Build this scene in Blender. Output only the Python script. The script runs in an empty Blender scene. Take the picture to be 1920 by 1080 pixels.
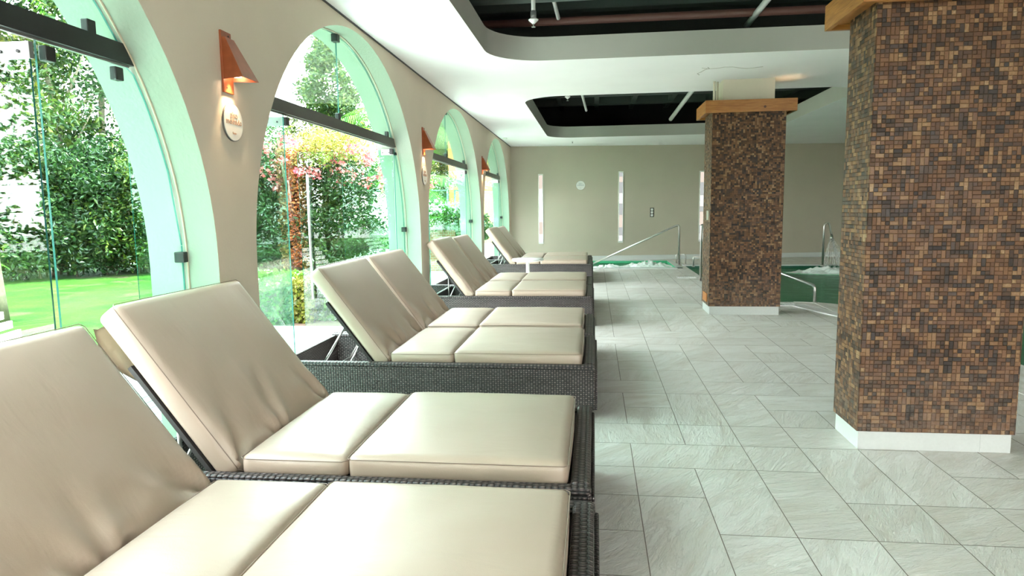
import bpy, bmesh, math, random
from math import sin, cos, pi, radians, sqrt, atan2
from mathutils import Vector, Matrix, noise

S = bpy.context.scene
COL = S.collection

# ------------------------------------------------------------------ camera
FPX = 1269.8
yaw, pitch, roll = radians(6.96), radians(6.76), radians(-.764)
fw = Vector((-sin(yaw)*cos(pitch), cos(yaw)*cos(pitch), -sin(pitch)))
r0 = Vector((cos(yaw), sin(yaw), 0)); u0 = r0.cross(fw)
rr = cos(roll)*r0 + sin(roll)*u0; uu = -sin(roll)*r0 + cos(roll)*u0
cam = bpy.data.cameras.new('camera'); co = bpy.data.objects.new('camera', cam); COL.objects.link(co)
mw = Matrix.Identity(4)
for i in range(3):
    mw[i][0] = rr[i]; mw[i][1] = uu[i]; mw[i][2] = -fw[i]
mw[2][3] = 1.5
co.matrix_world = mw
cam.sensor_width = 36; cam.lens = FPX/1920*36; cam.clip_end = 400; cam.clip_start = .05
S.camera = co

# ------------------------------------------------------------------ world, sun, exposure
S.view_settings.view_transform = 'Standard'; S.view_settings.look = 'None'
S.view_settings.gamma = 1; S.view_settings.use_curve_mapping = False
S.view_settings.exposure = 2.1
w = bpy.data.worlds.new('sky'); S.world = w; w.use_nodes = True
nt = w.node_tree; bg = nt.nodes['Background']
tc = nt.nodes.new('ShaderNodeTexCoord'); sx = nt.nodes.new('ShaderNodeSeparateXYZ')
rp = nt.nodes.new('ShaderNodeValToRGB')
nt.links.new(tc.outputs['Generated'], sx.inputs[0]); nt.links.new(sx.outputs['Z'], rp.inputs[0])
rp.color_ramp.elements[0].position = 0.0; rp.color_ramp.elements[0].color = (1, .98, .97, 1)
rp.color_ramp.elements[1].position = .8; rp.color_ramp.elements[1].color = (.84, .93, 1, 1)
nt.links.new(rp.outputs[0], bg.inputs[0]); bg.inputs[1].default_value = 5.0
sl = bpy.data.lights.new('sun', 'SUN'); sl.energy = 9.0; sl.angle = radians(1.5); sl.color = (1, .95, .84)
so = bpy.data.objects.new('sun', sl); COL.objects.link(so)
so.rotation_euler = Vector((-.36, -.22, -1.0)).to_track_quat('-Z', 'Y').to_euler()

# ------------------------------------------------------------------ node helpers
class NT:
    def __init__(s, name):
        s.m = bpy.data.materials.new(name); s.m.use_nodes = True
        s.t = s.m.node_tree; s.t.nodes.clear()
        s.out = s.t.nodes.new('ShaderNodeOutputMaterial')
    def n(s, typ, **kw):
        x = s.t.nodes.new('ShaderNode'+typ)
        for k, v in kw.items(): setattr(x, k, v)
        return x
    def put(s, inp, v):
        if hasattr(v, 'is_output') or isinstance(v, bpy.types.NodeSocket): s.t.links.new(v, inp)
        else: inp.default_value = v
    def ma(s, op, a, b=0.0, c=0.0):
        x = s.n('Math', operation=op); s.put(x.inputs[0], a); s.put(x.inputs[1], b)
        if op in ('MULTIPLY_ADD', 'WRAP', 'SMOOTH_MAX', 'COMPARE'): s.put(x.inputs[2], c)
        return x.outputs[0]
    def mix(s, f, a, b, blend='MIX'):
        x = s.n('Mix', data_type='RGBA', blend_type=blend)
        s.put(x.inputs[0], f); s.put(x.inputs[6], a); s.put(x.inputs[7], b)
        return x.outputs[2]
    def ramp(s, f, stops, interp='LINEAR'):
        x = s.n('ValToRGB'); r = x.color_ramp; r.interpolation = interp
        while len(r.elements) < len(stops): r.elements.new(.5)
        for e, (p, c) in zip(r.elements, stops):
            e.position = p; e.color = c if len(c) == 4 else (*c, 1)
        s.put(x.inputs[0], f); return x.outputs[0]
    def noise(s, vec, scale, detail=4, rough=.5, dist=0):
        x = s.n('TexNoise'); s.put(x.inputs['Vector'], vec)
        x.inputs['Scale'].default_value = scale; x.inputs['Detail'].default_value = detail
        x.inputs['Roughness'].default_value = rough; x.inputs['Distortion'].default_value = dist
        return x.outputs['Fac']
    def comb(s, x, y, z=0.0):
        c = s.n('CombineXYZ'); s.put(c.inputs[0], x); s.put(c.inputs[1], y); s.put(c.inputs[2], z); return c.outputs[0]
    def sep(s, v):
        c = s.n('SeparateXYZ'); s.put(c.inputs[0], v); return c.outputs
    def coord(s, k='Object'):
        return s.n('TexCoord').outputs[k]
    def bump(s, h, strength=.3, dist=.01):
        b = s.n('Bump'); b.inputs['Strength'].default_value = strength; b.inputs['Distance'].default_value = dist
        s.put(b.inputs['Height'], h); return b.outputs[0]
    def bsdf(s, color, rough=.5, metal=0.0, normal=None, spec=.5, **kw):
        b = s.n('BsdfPrincipled'); s.put(b.inputs['Base Color'], color if not isinstance(color, tuple) else (*color[:3], 1))
        s.put(b.inputs['Roughness'], rough); s.put(b.inputs['Metallic'], metal)
        b.inputs['Specular IOR Level'].default_value = spec
        for k, v in kw.items(): s.put(b.inputs[k.replace('_', ' ')], v)
        if normal is not None: s.put(b.inputs['Normal'], normal)
        s.t.links.new(b.outputs[0], s.out.inputs[0]); return b

def plaster(name, col, bstr=.25, scale=60, rough=.9, var=.03):
    n = NT(name); v = n.coord()
    a = n.noise(v, 1.3, 5); b = n.noise(v, scale, 3)
    c2 = tuple(min(1, x*(1-var*2)) for x in col)
    c = n.mix(n.ramp(a, [(.35, (0, 0, 0)), (.7, (1, 1, 1))]), (*col, 1), (*c2, 1))
    n.bsdf(c, rough, normal=n.bump(b, bstr, .004), spec=.25); return n.m
def plain(name, col, rough=.5, metal=0., spec=.5, var=0.12, scale=30, bs=.05, **kw):
    n = NT(name); v = n.coord(); a = n.noise(v, scale, 3)
    c = n.mix(a, (*[x*(1-var) for x in col], 1), (*[min(1, x*(1+var)) for x in col], 1))
    n.bsdf(c, rough, metal, normal=n.bump(a, bs, .002), spec=spec, **kw); return n.m

M = {}
M['wall'] = plaster('beige_plaster', (.66, .56, .455), .2)
M['backwall'] = plaster('taupe_plaster', (.50, .45, .36), .15)
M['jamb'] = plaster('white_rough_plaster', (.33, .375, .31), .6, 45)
M['ceiling'] = plaster('white_ceiling_paint', (.88, .88, .87), .05, 30, .85, .02)
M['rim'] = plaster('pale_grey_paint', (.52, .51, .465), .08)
M['white'] = plain('white_paint', (.85, .85, .83), .45)
M['upper'] = plaster('pillar_beige_paint', (.66, .60, .49), .1)
M['dark'] = plain('plenum_dark_green', (.010, .013, .012), .8)
M['darkbeam'] = plain('plenum_beam_grey_green', (.06, .075, .065), .75)
M['pipe'] = plain('galvanised_pipe', (.62, .63, .60), .5)
M['reddark'] = plain('dark_red_pipe_paint', (.12, .05, .04), .6)
M['steel'] = plain('brushed_steel', (.62, .61, .58), .28, 1.0)
M['black'] = plain('black_metal', (.02, .02, .02), .45)
M['bronze'] = plain('dark_bronze_aluminium', (.085, .072, .062), .42, .3)
M['corten'] = plain('rust_orange_steel', (.34, .085, .03), .42, .25, var=.35, scale=18)
M['silver'] = plain('silver_bracket', (.30, .30, .29), .38, .6)
M['grout'] = plain('grey_grout', (.24, .20, .165), .9)
M['brownletter'] = plain('brown_lettering', (.42, .27, .20), .7)
M['greyletter'] = plain('grey_lettering', (.45, .47, .47), .7)
M['baseboard'] = plain('white_stone_skirting', (.60, .62, .60), .45, scale=60, bs=.3, var=.05)
M['terrace'] = plain('pale_terrace_stone', (.66, .65, .60), .7, scale=4)
M['road'] = plain('pale_road', (.30, .30, .28), .8, scale=3)
M['brick'] = None
M['deck'] = None

# vinyl cushions
n = NT('taupe_vinyl'); v = n.coord(); a = n.noise(v, 3, 4); g = n.noise(v, 220, 2)
wr = n.noise(n.comb(*[n.ma('MULTIPLY', n.sep(v)[i], k) for i, k in enumerate((3.0, 9.0, 3.0))]), 1.2, 3, .5, .5)
c = n.mix(a, (.40, .305, .23, 1), (.47, .365, .285, 1))
h = n.ma('ADD', n.ma('MULTIPLY', g, .08), n.ma('MULTIPLY', wr, 1.0))
n.bsdf(c, n.ma('ADD', .36, n.ma('MULTIPLY', a, .12)), normal=n.bump(h, .3, .014), spec=.6, Coat_Weight=.7, Coat_Roughness=.42); M['vinyl'] = n.m
n = NT('taupe_piping'); n.bsdf((.25, .18, .14), .5); M['piping'] = n.m

# wicker: woven strands, uv in metres
for wkey, wname, wu, wv in (('wicker', 'grey_brown_wicker', .0185, .0140), ('braid', 'thick_braided_wicker', .026, .0155)):
  n = NT(wname); uv = n.sep(n.coord('UV'))
  U = n.ma('DIVIDE', uv[0], wu); V = n.ma('DIVIDE', uv[1], wv)
  fu, fv = n.ma('FRACT', U), n.ma('FRACT', V); iu, iv = n.ma('FLOOR', U), n.ma('FLOOR', V)
  prof = lambda f: n.ma('POWER', n.ma('MAXIMUM', n.ma('SINE', n.ma('MULTIPLY', f, pi)), 0.0), .6)
  hh = n.ma('MULTIPLY', n.ma('MULTIPLY_ADD', n.ma('COSINE', n.ma('MULTIPLY', n.ma('ADD', U, n.ma('SUBTRACT', iv, .5)), pi)), .5, .5), prof(fv))
  hv = n.ma('MULTIPLY', n.ma('MULTIPLY_ADD', n.ma('COSINE', n.ma('MULTIPLY', n.ma('ADD', V, n.ma('ADD', iu, .5)), pi)), .5, .5), prof(fu))
  hgt = n.ma('MAXIMUM', hh, n.ma('MULTIPLY', hv, .85))
  wn = n.n('TexWhiteNoise', noise_dimensions='2D'); n.put(wn.inputs['Vector'], n.comb(iv, n.ma('FLOOR', n.ma('DIVIDE', U, 3.0))))
  big = n.noise(n.coord(), 5, 3)
  c1 = n.ramp(hgt, [(.30, (.005, .004, .004)), (.68, (.034, .028, .027)), (.97, (.20, .165, .155))])  # weave recesses darkened and strand tops lightened in place of shade and highlights
  tint = n.mix(wn.outputs[0], (.75, .68, .66, 1), (1.25, 1.2, 1.22, 1))
  cc = n.mix(1.0, c1, tint, 'MULTIPLY')
  n.bsdf(cc, .42, normal=n.bump(hgt, 1.0, .006), spec=.5); M[wkey] = n.m
n = NT('dark_inner_frame'); n.bsdf((.035, .03, .03), .5); M['inner'] = n.m

# coconut mosaic, cells from object coordinates (x+y runs along both visible faces)
n = NT('coconut_mosaic'); o = n.sep(n.coord())
cell = .0245
u_ = n.ma('DIVIDE', n.ma('ADD', n.ma('SUBTRACT', o[0], o[1]), 40.0), cell); v_ = n.ma('DIVIDE', n.ma('ADD', o[2], 10.0), cell)
row = n.ma('FLOOR', v_)
colu = n.ma('FLOOR', u_)
def wnoise(x, y, z=0.0):
    q = n.n('TexWhiteNoise', noise_dimensions='3D'); n.put(q.inputs['Vector'], n.comb(x, y, z)); return q.outputs[0]
# merged pieces: a pair of cells (vertical or horizontal) sometimes shares one colour
pairx = n.ma('FLOOR', n.ma('DIVIDE', colu, 2.0)); pairy = n.ma('FLOOR', n.ma('DIVIDE', row, 2.0))
selh = n.ma('LESS_THAN', wnoise(pairx, row, 3.0), .28)
selv = n.ma('MULTIPLY', n.ma('LESS_THAN', wnoise(colu, pairy, 7.0), .38), n.ma('SUBTRACT', 1.0, selh))
cx = n.ma('ADD', n.ma('MULTIPLY', pairx, n.ma('MULTIPLY', selh, 1.0)), n.ma('MULTIPLY', colu, n.ma('SUBTRACT', 1.0, selh)))
cy = n.ma('ADD', n.ma('MULTIPLY', pairy, selv), n.ma('MULTIPLY', row, n.ma('SUBTRACT', 1.0, selv)))
idz = n.ma('ADD', n.ma('MULTIPLY', selh, 11.0), n.ma('MULTIPLY', selv, 23.0))
rnd = wnoise(cx, cy, idz); rnd2 = wnoise(cx, cy, n.ma('ADD', idz, 50.0))
gr = n.noise(n.coord(), 90, 3)
bigv = n.noise(n.coord(), 2.2, 2)
rr_ = n.ma('ADD', n.ma('MULTIPLY', rnd, .88), n.ma('ADD', n.ma('MULTIPLY', n.ma('SUBTRACT', gr, .5), .3), n.ma('MULTIPLY', n.ma('SUBTRACT', bigv, .5), .25)))
mc = n.ramp(rr_, [(0, (.012, .006, .003)), (.2, (.045, .021, .009)), (.45, (.098, .040, .015)), (.68, (.16, .072, .028)), (.88, (.26, .145, .065)), (1, (.46, .33, .20))])
def edge(f, lim=.10):
    d = n.ma('MINIMUM', f, n.ma('SUBTRACT', 1.0, f)); return n.ma('MINIMUM', n.ma('DIVIDE', d, lim), 1.0)
eh = n.ma('MAXIMUM', edge(n.ma('FRACT', u_)), n.ma('MULTIPLY', selh, n.ma('GREATER_THAN', edge(n.ma('FRACT', n.ma('DIVIDE', u_, 2.0)), .05), .99)))
ev = n.ma('MAXIMUM', edge(n.ma('FRACT', v_)), n.ma('MULTIPLY', selv, n.ma('GREATER_THAN', edge(n.ma('FRACT', n.ma('DIVIDE', v_, 2.0)), .05), .99)))
ee = n.ma('MULTIPLY', eh, ev)
seam = n.ma('MULTIPLY', edge(n.ma('FRACT', n.ma('DIVIDE', v_, 17.0)), .006), edge(n.ma('FRACT', n.ma('DIVIDE', u_, 17.0)), .006))
mc2 = n.mix(n.ma('MULTIPLY', n.ma('MULTIPLY_ADD', ee, .15, .85), n.ma('MULTIPLY_ADD', seam, .5, .5)), (.03, .013, .007, 1), mc)
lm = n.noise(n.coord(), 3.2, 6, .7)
lz = n.ramp(n.ma('ADD', o[2], n.ma('MULTIPLY', lm, .8)), [(.55, (1, 1, 1)), (1.0, (0, 0, 0))])     # paler low down: limescale plus floor-bounce light put into the colour
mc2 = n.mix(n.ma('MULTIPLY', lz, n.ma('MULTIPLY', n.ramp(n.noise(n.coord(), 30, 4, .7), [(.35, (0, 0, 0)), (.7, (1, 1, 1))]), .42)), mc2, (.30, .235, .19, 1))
H_ = n.ma('ADD', n.ma('MULTIPLY', ee, n.ma('ADD', .5, n.ma('MULTIPLY', rnd2, .9))), n.ma('MULTIPLY', gr, .25))
n.bsdf(mc2, n.ma('ADD', .40, n.ma('MULTIPLY', rnd2, .25)), normal=n.bump(H_, .8, .005), spec=.45); M['mosaic'] = n.m

# pine cap
n = NT('honey_pine'); v = n.coord(); s3 = n.sep(v)
g = n.noise(n.comb(n.ma('MULTIPLY', s3[0], 1.2), n.ma('MULTIPLY', s3[1], 1.2), n.ma('MULTIPLY', s3[2], 22.0)), 3, 5, .6, 1.2)
c = n.ramp(g, [(.3, (.22, .075, .013)), (.55, (.36, .145, .030)), (.8, (.47, .23, .065))])
n.bsdf(c, .42, normal=n.bump(g, .1, .004)); M['pine'] = n.m
n = NT('pine_knot'); n.bsdf((.09, .03, .012), .5); M['knot'] = n.m

# slate-look floor tile
n = NT('cleft_stone_tile'); v = n.coord(); at = n.n('Attribute', attribute_name='tile')
sh = n.n('VectorMath', operation='ADD'); n.put(sh.inputs[0], v)
sc = n.n('VectorMath', operation='SCALE'); n.put(sc.inputs[0], at.outputs['Color']); sc.inputs['Scale'].default_value = 37.0
n.put(sh.inputs[1], sc.outputs[0]); vv = sh.outputs[0]
rt = n.n('VectorRotate', rotation_type='Z_AXIS'); n.put(rt.inputs['Vector'], vv)
ac = n.sep(at.outputs['Color']); n.put(rt.inputs['Angle'], n.ma('MULTIPLY', ac[0], 1.5))
sv = n.sep(rt.outputs[0])
st = n.comb(n.ma('MULTIPLY', sv[0], 1.0), n.ma('MULTIPLY', sv[1], .22), sv[2])
big = n.noise(st, 8, 8, .66, .5)
fine = n.noise(st, 38, 4, .6, .8)
ridge = n.ma('ABSOLUTE', n.ma('SUBTRACT', big, .5))
ht = n.ma('ADD', n.ma('MULTIPLY', n.ramp(ridge, [(0, (0, 0, 0)), (.02, (1, 1, 1))]), .12), n.ma('ADD', n.ma('MULTIPLY', big, 1.6), n.ma('MULTIPLY', fine, .6)))
cb = n.ramp(big, [(.25, (.63, .57, .50)), (.5, (.82, .79, .75)), (.75, (.90, .885, .86))])
cl = n.mix(n.ma('MULTIPLY', n.ramp(ridge, [(0, (1, 1, 1)), (.012, (0, 0, 0))]), .16), cb, (.30, .22, .15, 1))
br = n.mix(n.ma('MULTIPLY', ac[1], .30), cl, (.55, .50, .44, 1))
n.bsdf(br, n.ma('ADD', .26, n.ma('MULTIPLY', fine, .22)), normal=n.bump(ht, 1.0, .014), spec=.5); M['tile'] = n.m

# glass
def glass(name, tint, rough=0.0, refl=.9):
    n = NT(name)
    t = n.n('BsdfTransparent'); t.inputs[0].default_value = (*tint, 1)
    g = n.n('BsdfGlossy'); g.inputs['Roughness'].default_value = rough; g.inputs[0].default_value = (refl, refl, refl, 1)
    ge = n.n('NewGeometry'); dp = n.n('VectorMath', operation='DOT_PRODUCT')
    n.put(dp.inputs[0], ge.outputs['Incoming']); n.put(dp.inputs[1], ge.outputs['Normal'])
    fz = n.ma('POWER', n.ma('SUBTRACT', 1.0, n.ma('ABSOLUTE', dp.outputs['Value'])), 5.0)     # Schlick, same on both faces
    mx = n.n('MixShader'); n.put(mx.inputs[0], n.ma('MULTIPLY_ADD', fz, .9, .04)); n.t.links.new(t.outputs[0], mx.inputs[1]); n.t.links.new(g.outputs[0], mx.inputs[2])
    n.t.links.new(mx.outputs[0], n.out.inputs[0]); return n.m
M['glass'] = glass('green_tinted_glass', (.80, .955, .89))
n = NT('glass_edge_green'); n.bsdf((.03, .16, .14), .15); M['glassedge'] = n.m

# foliage
def leafmat(name, cols, trans=.35):
    n = NT(name); ge = n.n('NewGeometry')
    c = n.ramp(ge.outputs['Random Per Island'], [(i/(len(cols)-1), tuple(q*.9 for q in c)) for i, c in enumerate(cols)])
    d = n.n('BsdfDiffuse'); n.put(d.inputs[0], c); t = n.n('BsdfTranslucent'); n.put(t.inputs[0], c)
    g = n.n('BsdfGlossy'); g.inputs['Roughness'].default_value = .35; g.inputs[0].default_value = (.6, .6, .6, 1)
    m1 = n.n('MixShader'); m1.inputs[0].default_value = trans; n.t.links.new(d.outputs[0], m1.inputs[1]); n.t.links.new(t.outputs[0], m1.inputs[2])
    m2 = n.n('MixShader'); m2.inputs[0].default_value = .06; n.t.links.new(m1.outputs[0], m2.inputs[1]); n.t.links.new(g.outputs[0], m2.inputs[2])
    n.t.links.new(m2.outputs[0], n.out.inputs[0]); return n.m
M['leaf'] = leafmat('mid_green_leaves', [(.016, .045, .009), (.035, .085, .014), (.075, .13, .016), (.16, .19, .028)])
M['leafdark'] = leafmat('dark_green_leaves', [(.008, .025, .008), (.018, .055, .014), (.038, .09, .022), (.08, .14, .04)])
M['leafbright'] = leafmat('bright_green_leaves', [(.03, .11, .012), (.06, .18, .018), (.11, .25, .03), (.18, .30, .05)])
M['leafyellow'] = leafmat('yellow_green_leaves', [(.10, .15, .02), (.20, .24, .03), (.32, .31, .05), (.4, .36, .12)])
M['petalpink'] = leafmat('pink_petals', [(.55, .05, .08), (.75, .16, .20), (.8, .35, .35)])
M['petalwhite'] = leafmat('white_petals', [(.7, .75, .6), (.85, .85, .8)])
M['leafred'] = leafmat('russet_leaves', [(.10, .03, .02), (.28, .08, .03), (.5, .2, .06), (.16, .14, .04)])
M['bark'] = plain('grey_brown_bark', (.20, .15, .11), .9, var=.5, scale=14, bs=.8)
n = NT('lawn_grass'); v = n.coord(); a = n.noise(v, 1.1, 5, .6); b = n.noise(v, 26, 4)
wr_ = n.noise(v, .55, 4, .6, 1.5)
c = n.mix(n.ramp(n.ma('ADD', n.ma('MULTIPLY', a, .7), n.ma('MULTIPLY', b, .4)), [(.38, (0, 0, 0)), (.68, (1, 1, 1))]), (.008, .034, .005, 1), (.036, .085, .009, 1))  # greens and worn patches vary to stand in for sun and shade bands
c = n.mix(n.ramp(wr_, [(.56, (0, 0, 0)), (.66, (1, 1, 1))]), c, (.055, .05, .024, 1))
n.bsdf(c, .9, normal=n.bump(b, .8, .04), spec=.1); M['grass'] = n.m
n = NT('soil_mulch'); v = n.coord(); n.bsdf(n.mix(n.noise(v, 20, 4), (.05, .03, .02, 1), (.17, .11, .07, 1)), .95); M['soil'] = n.m
n = NT('garden_brick'); b = n.n('TexBrick'); o = n.sep(n.coord()); n.put(b.inputs['Vector'], n.comb(n.ma('ADD', o[0], o[1]), o[2], 0.0))
b.inputs['Color1'].default_value = (.30, .10, .06, 1); b.inputs['Color2'].default_value = (.22, .075, .045, 1); b.inputs['Mortar'].default_value = (.3, .27, .24, 1)
b.inputs['Scale'].default_value = 4.5; n.bsdf(b.outputs[0], .85); M['brick'] = n.m
n = NT('timber_deck'); o = n.sep(n.coord()); fr = n.ma('FRACT', n.ma('MULTIPLY', o[0], 8.0))
c = n.mix(n.ma('GREATER_THAN', fr, .1), (.08, .07, .06, 1), n.mix(n.noise(n.coord(), 3, 3), (.42, .44, .43, 1), (.58, .60, .60, 1)))
n.bsdf(c, .6); M['deck'] = n.m

# water
n = NT('pool_water'); v = n.coord(); a = n.noise(v, 3.5, 4, .6, .4)
t = n.n('BsdfTransparent'); t.inputs[0].default_value = (.42, .86, .62, 1)
g = n.n('BsdfGlossy'); g.inputs['Roughness'].default_value = .04; g.inputs[0].default_value = (.8, .9, .85, 1)
bm_ = n.bump(a, .25, .06); n.put(g.inputs['Normal'], bm_)
f = n.n('Fresnel'); f.inputs[0].default_value = 1.33; n.put(f.inputs['Normal'], bm_)
mx = n.n('MixShader'); n.t.links.new(n.ma('MULTIPLY', f.outputs[0], .45), mx.inputs[0]); n.t.links.new(t.outputs[0], mx.inputs[1]); n.t.links.new(g.outputs[0], mx.inputs[2])
n.t.links.new(mx.outputs[0], n.out.inputs[0]); M['water'] = n.m
M['basin'] = plain('green_pool_mosaic', (.015, .12, .07), .4, scale=6, var=.3)
M['spabasin'] = plain('bright_green_spa_mosaic', (.07, .46, .24), .4, scale=6, var=.25)
n = NT('white_foam'); b = n.bsdf((.9, .97, .93), .7); M['foam'] = n.m
n = NT('falling_water'); t = n.n('BsdfTransparent'); d = n.n('BsdfDiffuse'); d.inputs[0].default_value = (.9, .92, .88, 1)
o = n.sep(n.coord()); k = n.noise(n.comb(n.ma('MULTIPLY', o[0], 60.0), n.ma('MULTIPLY', o[1], 60.0), n.ma('MULTIPLY', o[2], 3.0)), 1, 3)
mx = n.n('MixShader'); n.put(mx.inputs[0], n.ma('MULTIPLY', n.ramp(k, [(.35, (0, 0, 0)), (.7, (1, 1, 1))]), .45)); n.t.links.new(t.outputs[0], mx.inputs[1]); n.t.links.new(d.outputs[0], mx.inputs[2])
n.t.links.new(mx.outputs[0], n.out.inputs[0]); M['spray'] = n.m
def emit(name, col, st):
    n = NT(name); e = n.n('Emission'); e.inputs[0].default_value = (*col, 1); e.inputs[1].default_value = st
    n.t.links.new(e.outputs[0], n.out.inputs[0]); return n.m
M['bulb'] = emit('warm_lamp_glow', (1, .80, .55), 9)
M['slit'] = emit('lit_slit_glass', (1, .99, .96), .27)
M['slit2'] = emit('lit_slit_glass_dim', (.86, .90, .88), .155)
M['slit3'] = emit('lit_slit_glass_warm', (1, .86, .74), .22)
M['signface'] = plain('white_sign_face', (.80, .78, .75), .4, var=.02)
M['signrim'] = plain('dark_sign_edge', (.12, .11, .10), .4)
M['orange'] = plain('orange_panel', (.50, .20, .06), .7)
M['netwire'] = plain('green_wire', (.12, .25, .18), .5)

# ------------------------------------------------------------------ mesh helpers
class MB:
    """collects shapes and links them as one mesh object; uv = metres, box-projected"""
    def __init__(s): s.b = bmesh.new(); s.mi = 0
    def _fin(s, faces):
        for f in faces: f.material_index = s.mi
    def quad(s, pts):
        vs = [s.b.verts.new(p) for p in pts]; f = s.b.faces.new(vs); f.material_index = s.mi; return f
    def box(s, a, b, bev=0.0, rot=None, piv=None):
        x0, y0, z0 = a; x1, y1, z1 = b
        c = Vector(((x0+x1)/2, (y0+y1)/2, (z0+z1)/2))
        r = bmesh.ops.create_cube(s.b, size=1)
        for v in r['verts']:
            v.co = Vector((v.co.x*(x1-x0), v.co.y*(y1-y0), v.co.z*(z1-z0)))+c
        vs = r['verts']
        if bev > 0:
            es = list({e for v in vs for e in v.link_edges})
            g = bmesh.ops.bevel(s.b, geom=es, offset=bev, segments=2, affect='EDGES', profile=.5)
            vs = list({v for f in g['faces'] for v in f.verts} | {v for v in vs if v.is_valid})
            st = list(vs); seen = set(vs)
            while st:
                v = st.pop()
                for e in v.link_edges:
                    o = e.other_vert(v)
                    if o not in seen: seen.add(o); st.append(o)
            vs = list(seen)
        if rot is not None:
            p = Vector(piv) if piv is not None else c
            for v in vs: v.co = rot @ (v.co-p)+p
        s._fin({f for v in vs for f in v.link_faces}); return vs
    def tube(s, pts, r, n=10, caps=True):
        pts = [Vector(p) for p in pts]; rings = []
        rs = r if isinstance(r, (list, tuple)) else [r]*len(pts)
        up = None
        for i, p in enumerate(pts):
            t = (pts[min(i+1, len(pts)-1)]-pts[max(i-1, 0)]).normalized()
            if up is None:
                up = Vector((0, 0, 1)) if abs(t.z) < .9 else Vector((1, 0, 0))
            a = t.cross(up).normalized(); b = a.cross(t).normalized(); up = b
            rings.append([s.b.verts.new(p+rs[i]*(cos(2*pi*k/n)*a+sin(2*pi*k/n)*b)) for k in range(n)])
        for i in range(len(rings)-1):
            for k in range(n):
                f = s.b.faces.new((rings[i][k], rings[i][(k+1) % n], rings[i+1][(k+1) % n], rings[i+1][k])); f.smooth = True; f.material_index = s.mi
        if caps:
            for rg in (rings[0][::-1], rings[-1]):
                f = s.b.faces.new(rg); f.material_index = s.mi
    def lathe(s, prof, n=32, c=(0, 0, 0), M4=None, smooth=True):
        rings = []
        for r, z in prof:
            rings.append([s.b.verts.new(Vector((r*cos(2*pi*k/n), r*sin(2*pi*k/n), z))) for k in range(n)])
        for i in range(len(rings)-1):
            for k in range(n):
                f = s.b.faces.new((rings[i][k], rings[i][(k+1) % n], rings[i+1][(k+1) % n], rings[i+1][k])); f.smooth = smooth; f.material_index = s.mi
        for rg in (rings[0][::-1], rings[-1]): f = s.b.faces.new(rg); f.material_index = s.mi
        for rg in rings:
            for v in rg:
                q = v.co if M4 is None else M4 @ v.co
                v.co = q+Vector(c)
    def prism(s, poly, ax, a, b):
        """poly in the two axes left after ax ('x','y','z'), extruded a..b"""
        def P(p, t): return {'x': (t, p[0], p[1]), 'y': (p[0], t, p[1]), 'z': (p[0], p[1], t)}[ax]
        A = [s.b.verts.new(P(p, a)) for p in poly]; B = [s.b.verts.new(P(p, b)) for p in poly]
        k = len(poly); fs = [s.b.faces.new(A), s.b.faces.new(B[::-1])]
        for i in range(k): fs.append(s.b.faces.new((A[i], B[i], B[(i+1) % k], A[(i+1) % k])))
        s._fin(fs)
    def build(s, name, mats, parent=None, smooth=False, loc=None, rotz=0):
        bmesh.ops.recalc_face_normals(s.b, faces=s.b.faces[:])
        uvl = s.b.loops.layers.uv.new('UVMap')
        for f in s.b.faces:
            nn = f.normal; ax = max(range(3), key=lambda i: abs(nn[i]))
            for l in f.loops:
                c = l.vert.co; l[uvl].uv = ((c.y, c.z), (c.x, c.z), (c.x, c.y))[ax]
            if smooth: f.smooth = True
        me = bpy.data.meshes.new(name); s.b.to_mesh(me); s.b.free()
        for m in (mats if isinstance(mats, (list, tuple)) else [mats]): me.materials.append(m)
        o = bpy.data.objects.new(name, me); COL.objects.link(o)
        if parent: o.parent = parent
        if loc: o.location = loc
        o.rotation_euler.z = rotz
        return o
def tag(o, label=None, cat=None, group=None, kind=None):
    if label: o['label'] = label
    if cat: o['category'] = cat
    if group: o['group'] = group
    if kind: o['kind'] = kind
    return o
def empty(name, loc, rz=0, **kw):
    o = bpy.data.objects.new(name, None); COL.objects.link(o); o.location = loc; o.rotation_euler.z = rz
    o.empty_display_size = .1
    return tag(o, **kw)
def kids(o): return [c for c in bpy.data.objects if c.parent == o]
def copy_tree(o, parent=None):
    c = o.copy(); COL.objects.link(c); c.parent = parent
    for ch in kids(o): copy_tree(ch, c)
    return c
def flat_curve(name, splines, depth, mat, parent=None):
    """filled 2D curve in local xy, extruded 0..depth in z, as mesh"""
    cu = bpy.data.curves.new(name, 'CURVE'); cu.dimensions = '2D'; cu.fill_mode = 'BOTH'; cu.extrude = depth/2
    for pts in splines:
        sp = cu.splines.new('POLY'); sp.points.add(len(pts)-1)
        for q, p in zip(sp.points, pts): q.co = (p[0], p[1], 0, 1)
        sp.use_cyclic_u = True
    t = bpy.data.objects.new('tmp', cu); COL.objects.link(t)
    bpy.context.view_layer.update()
    dg = bpy.context.evaluated_depsgraph_get()
    me = bpy.data.meshes.new_from_object(t.evaluated_get(dg)); me.name = name
    bpy.data.objects.remove(t); bpy.data.curves.remove(cu)
    for v in me.vertices: v.co.z += depth/2
    me.materials.clear(); me.materials.append(mat)
    o = bpy.data.objects.new(name, me); COL.objects.link(o)
    if parent: o.parent = parent
    return o
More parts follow.
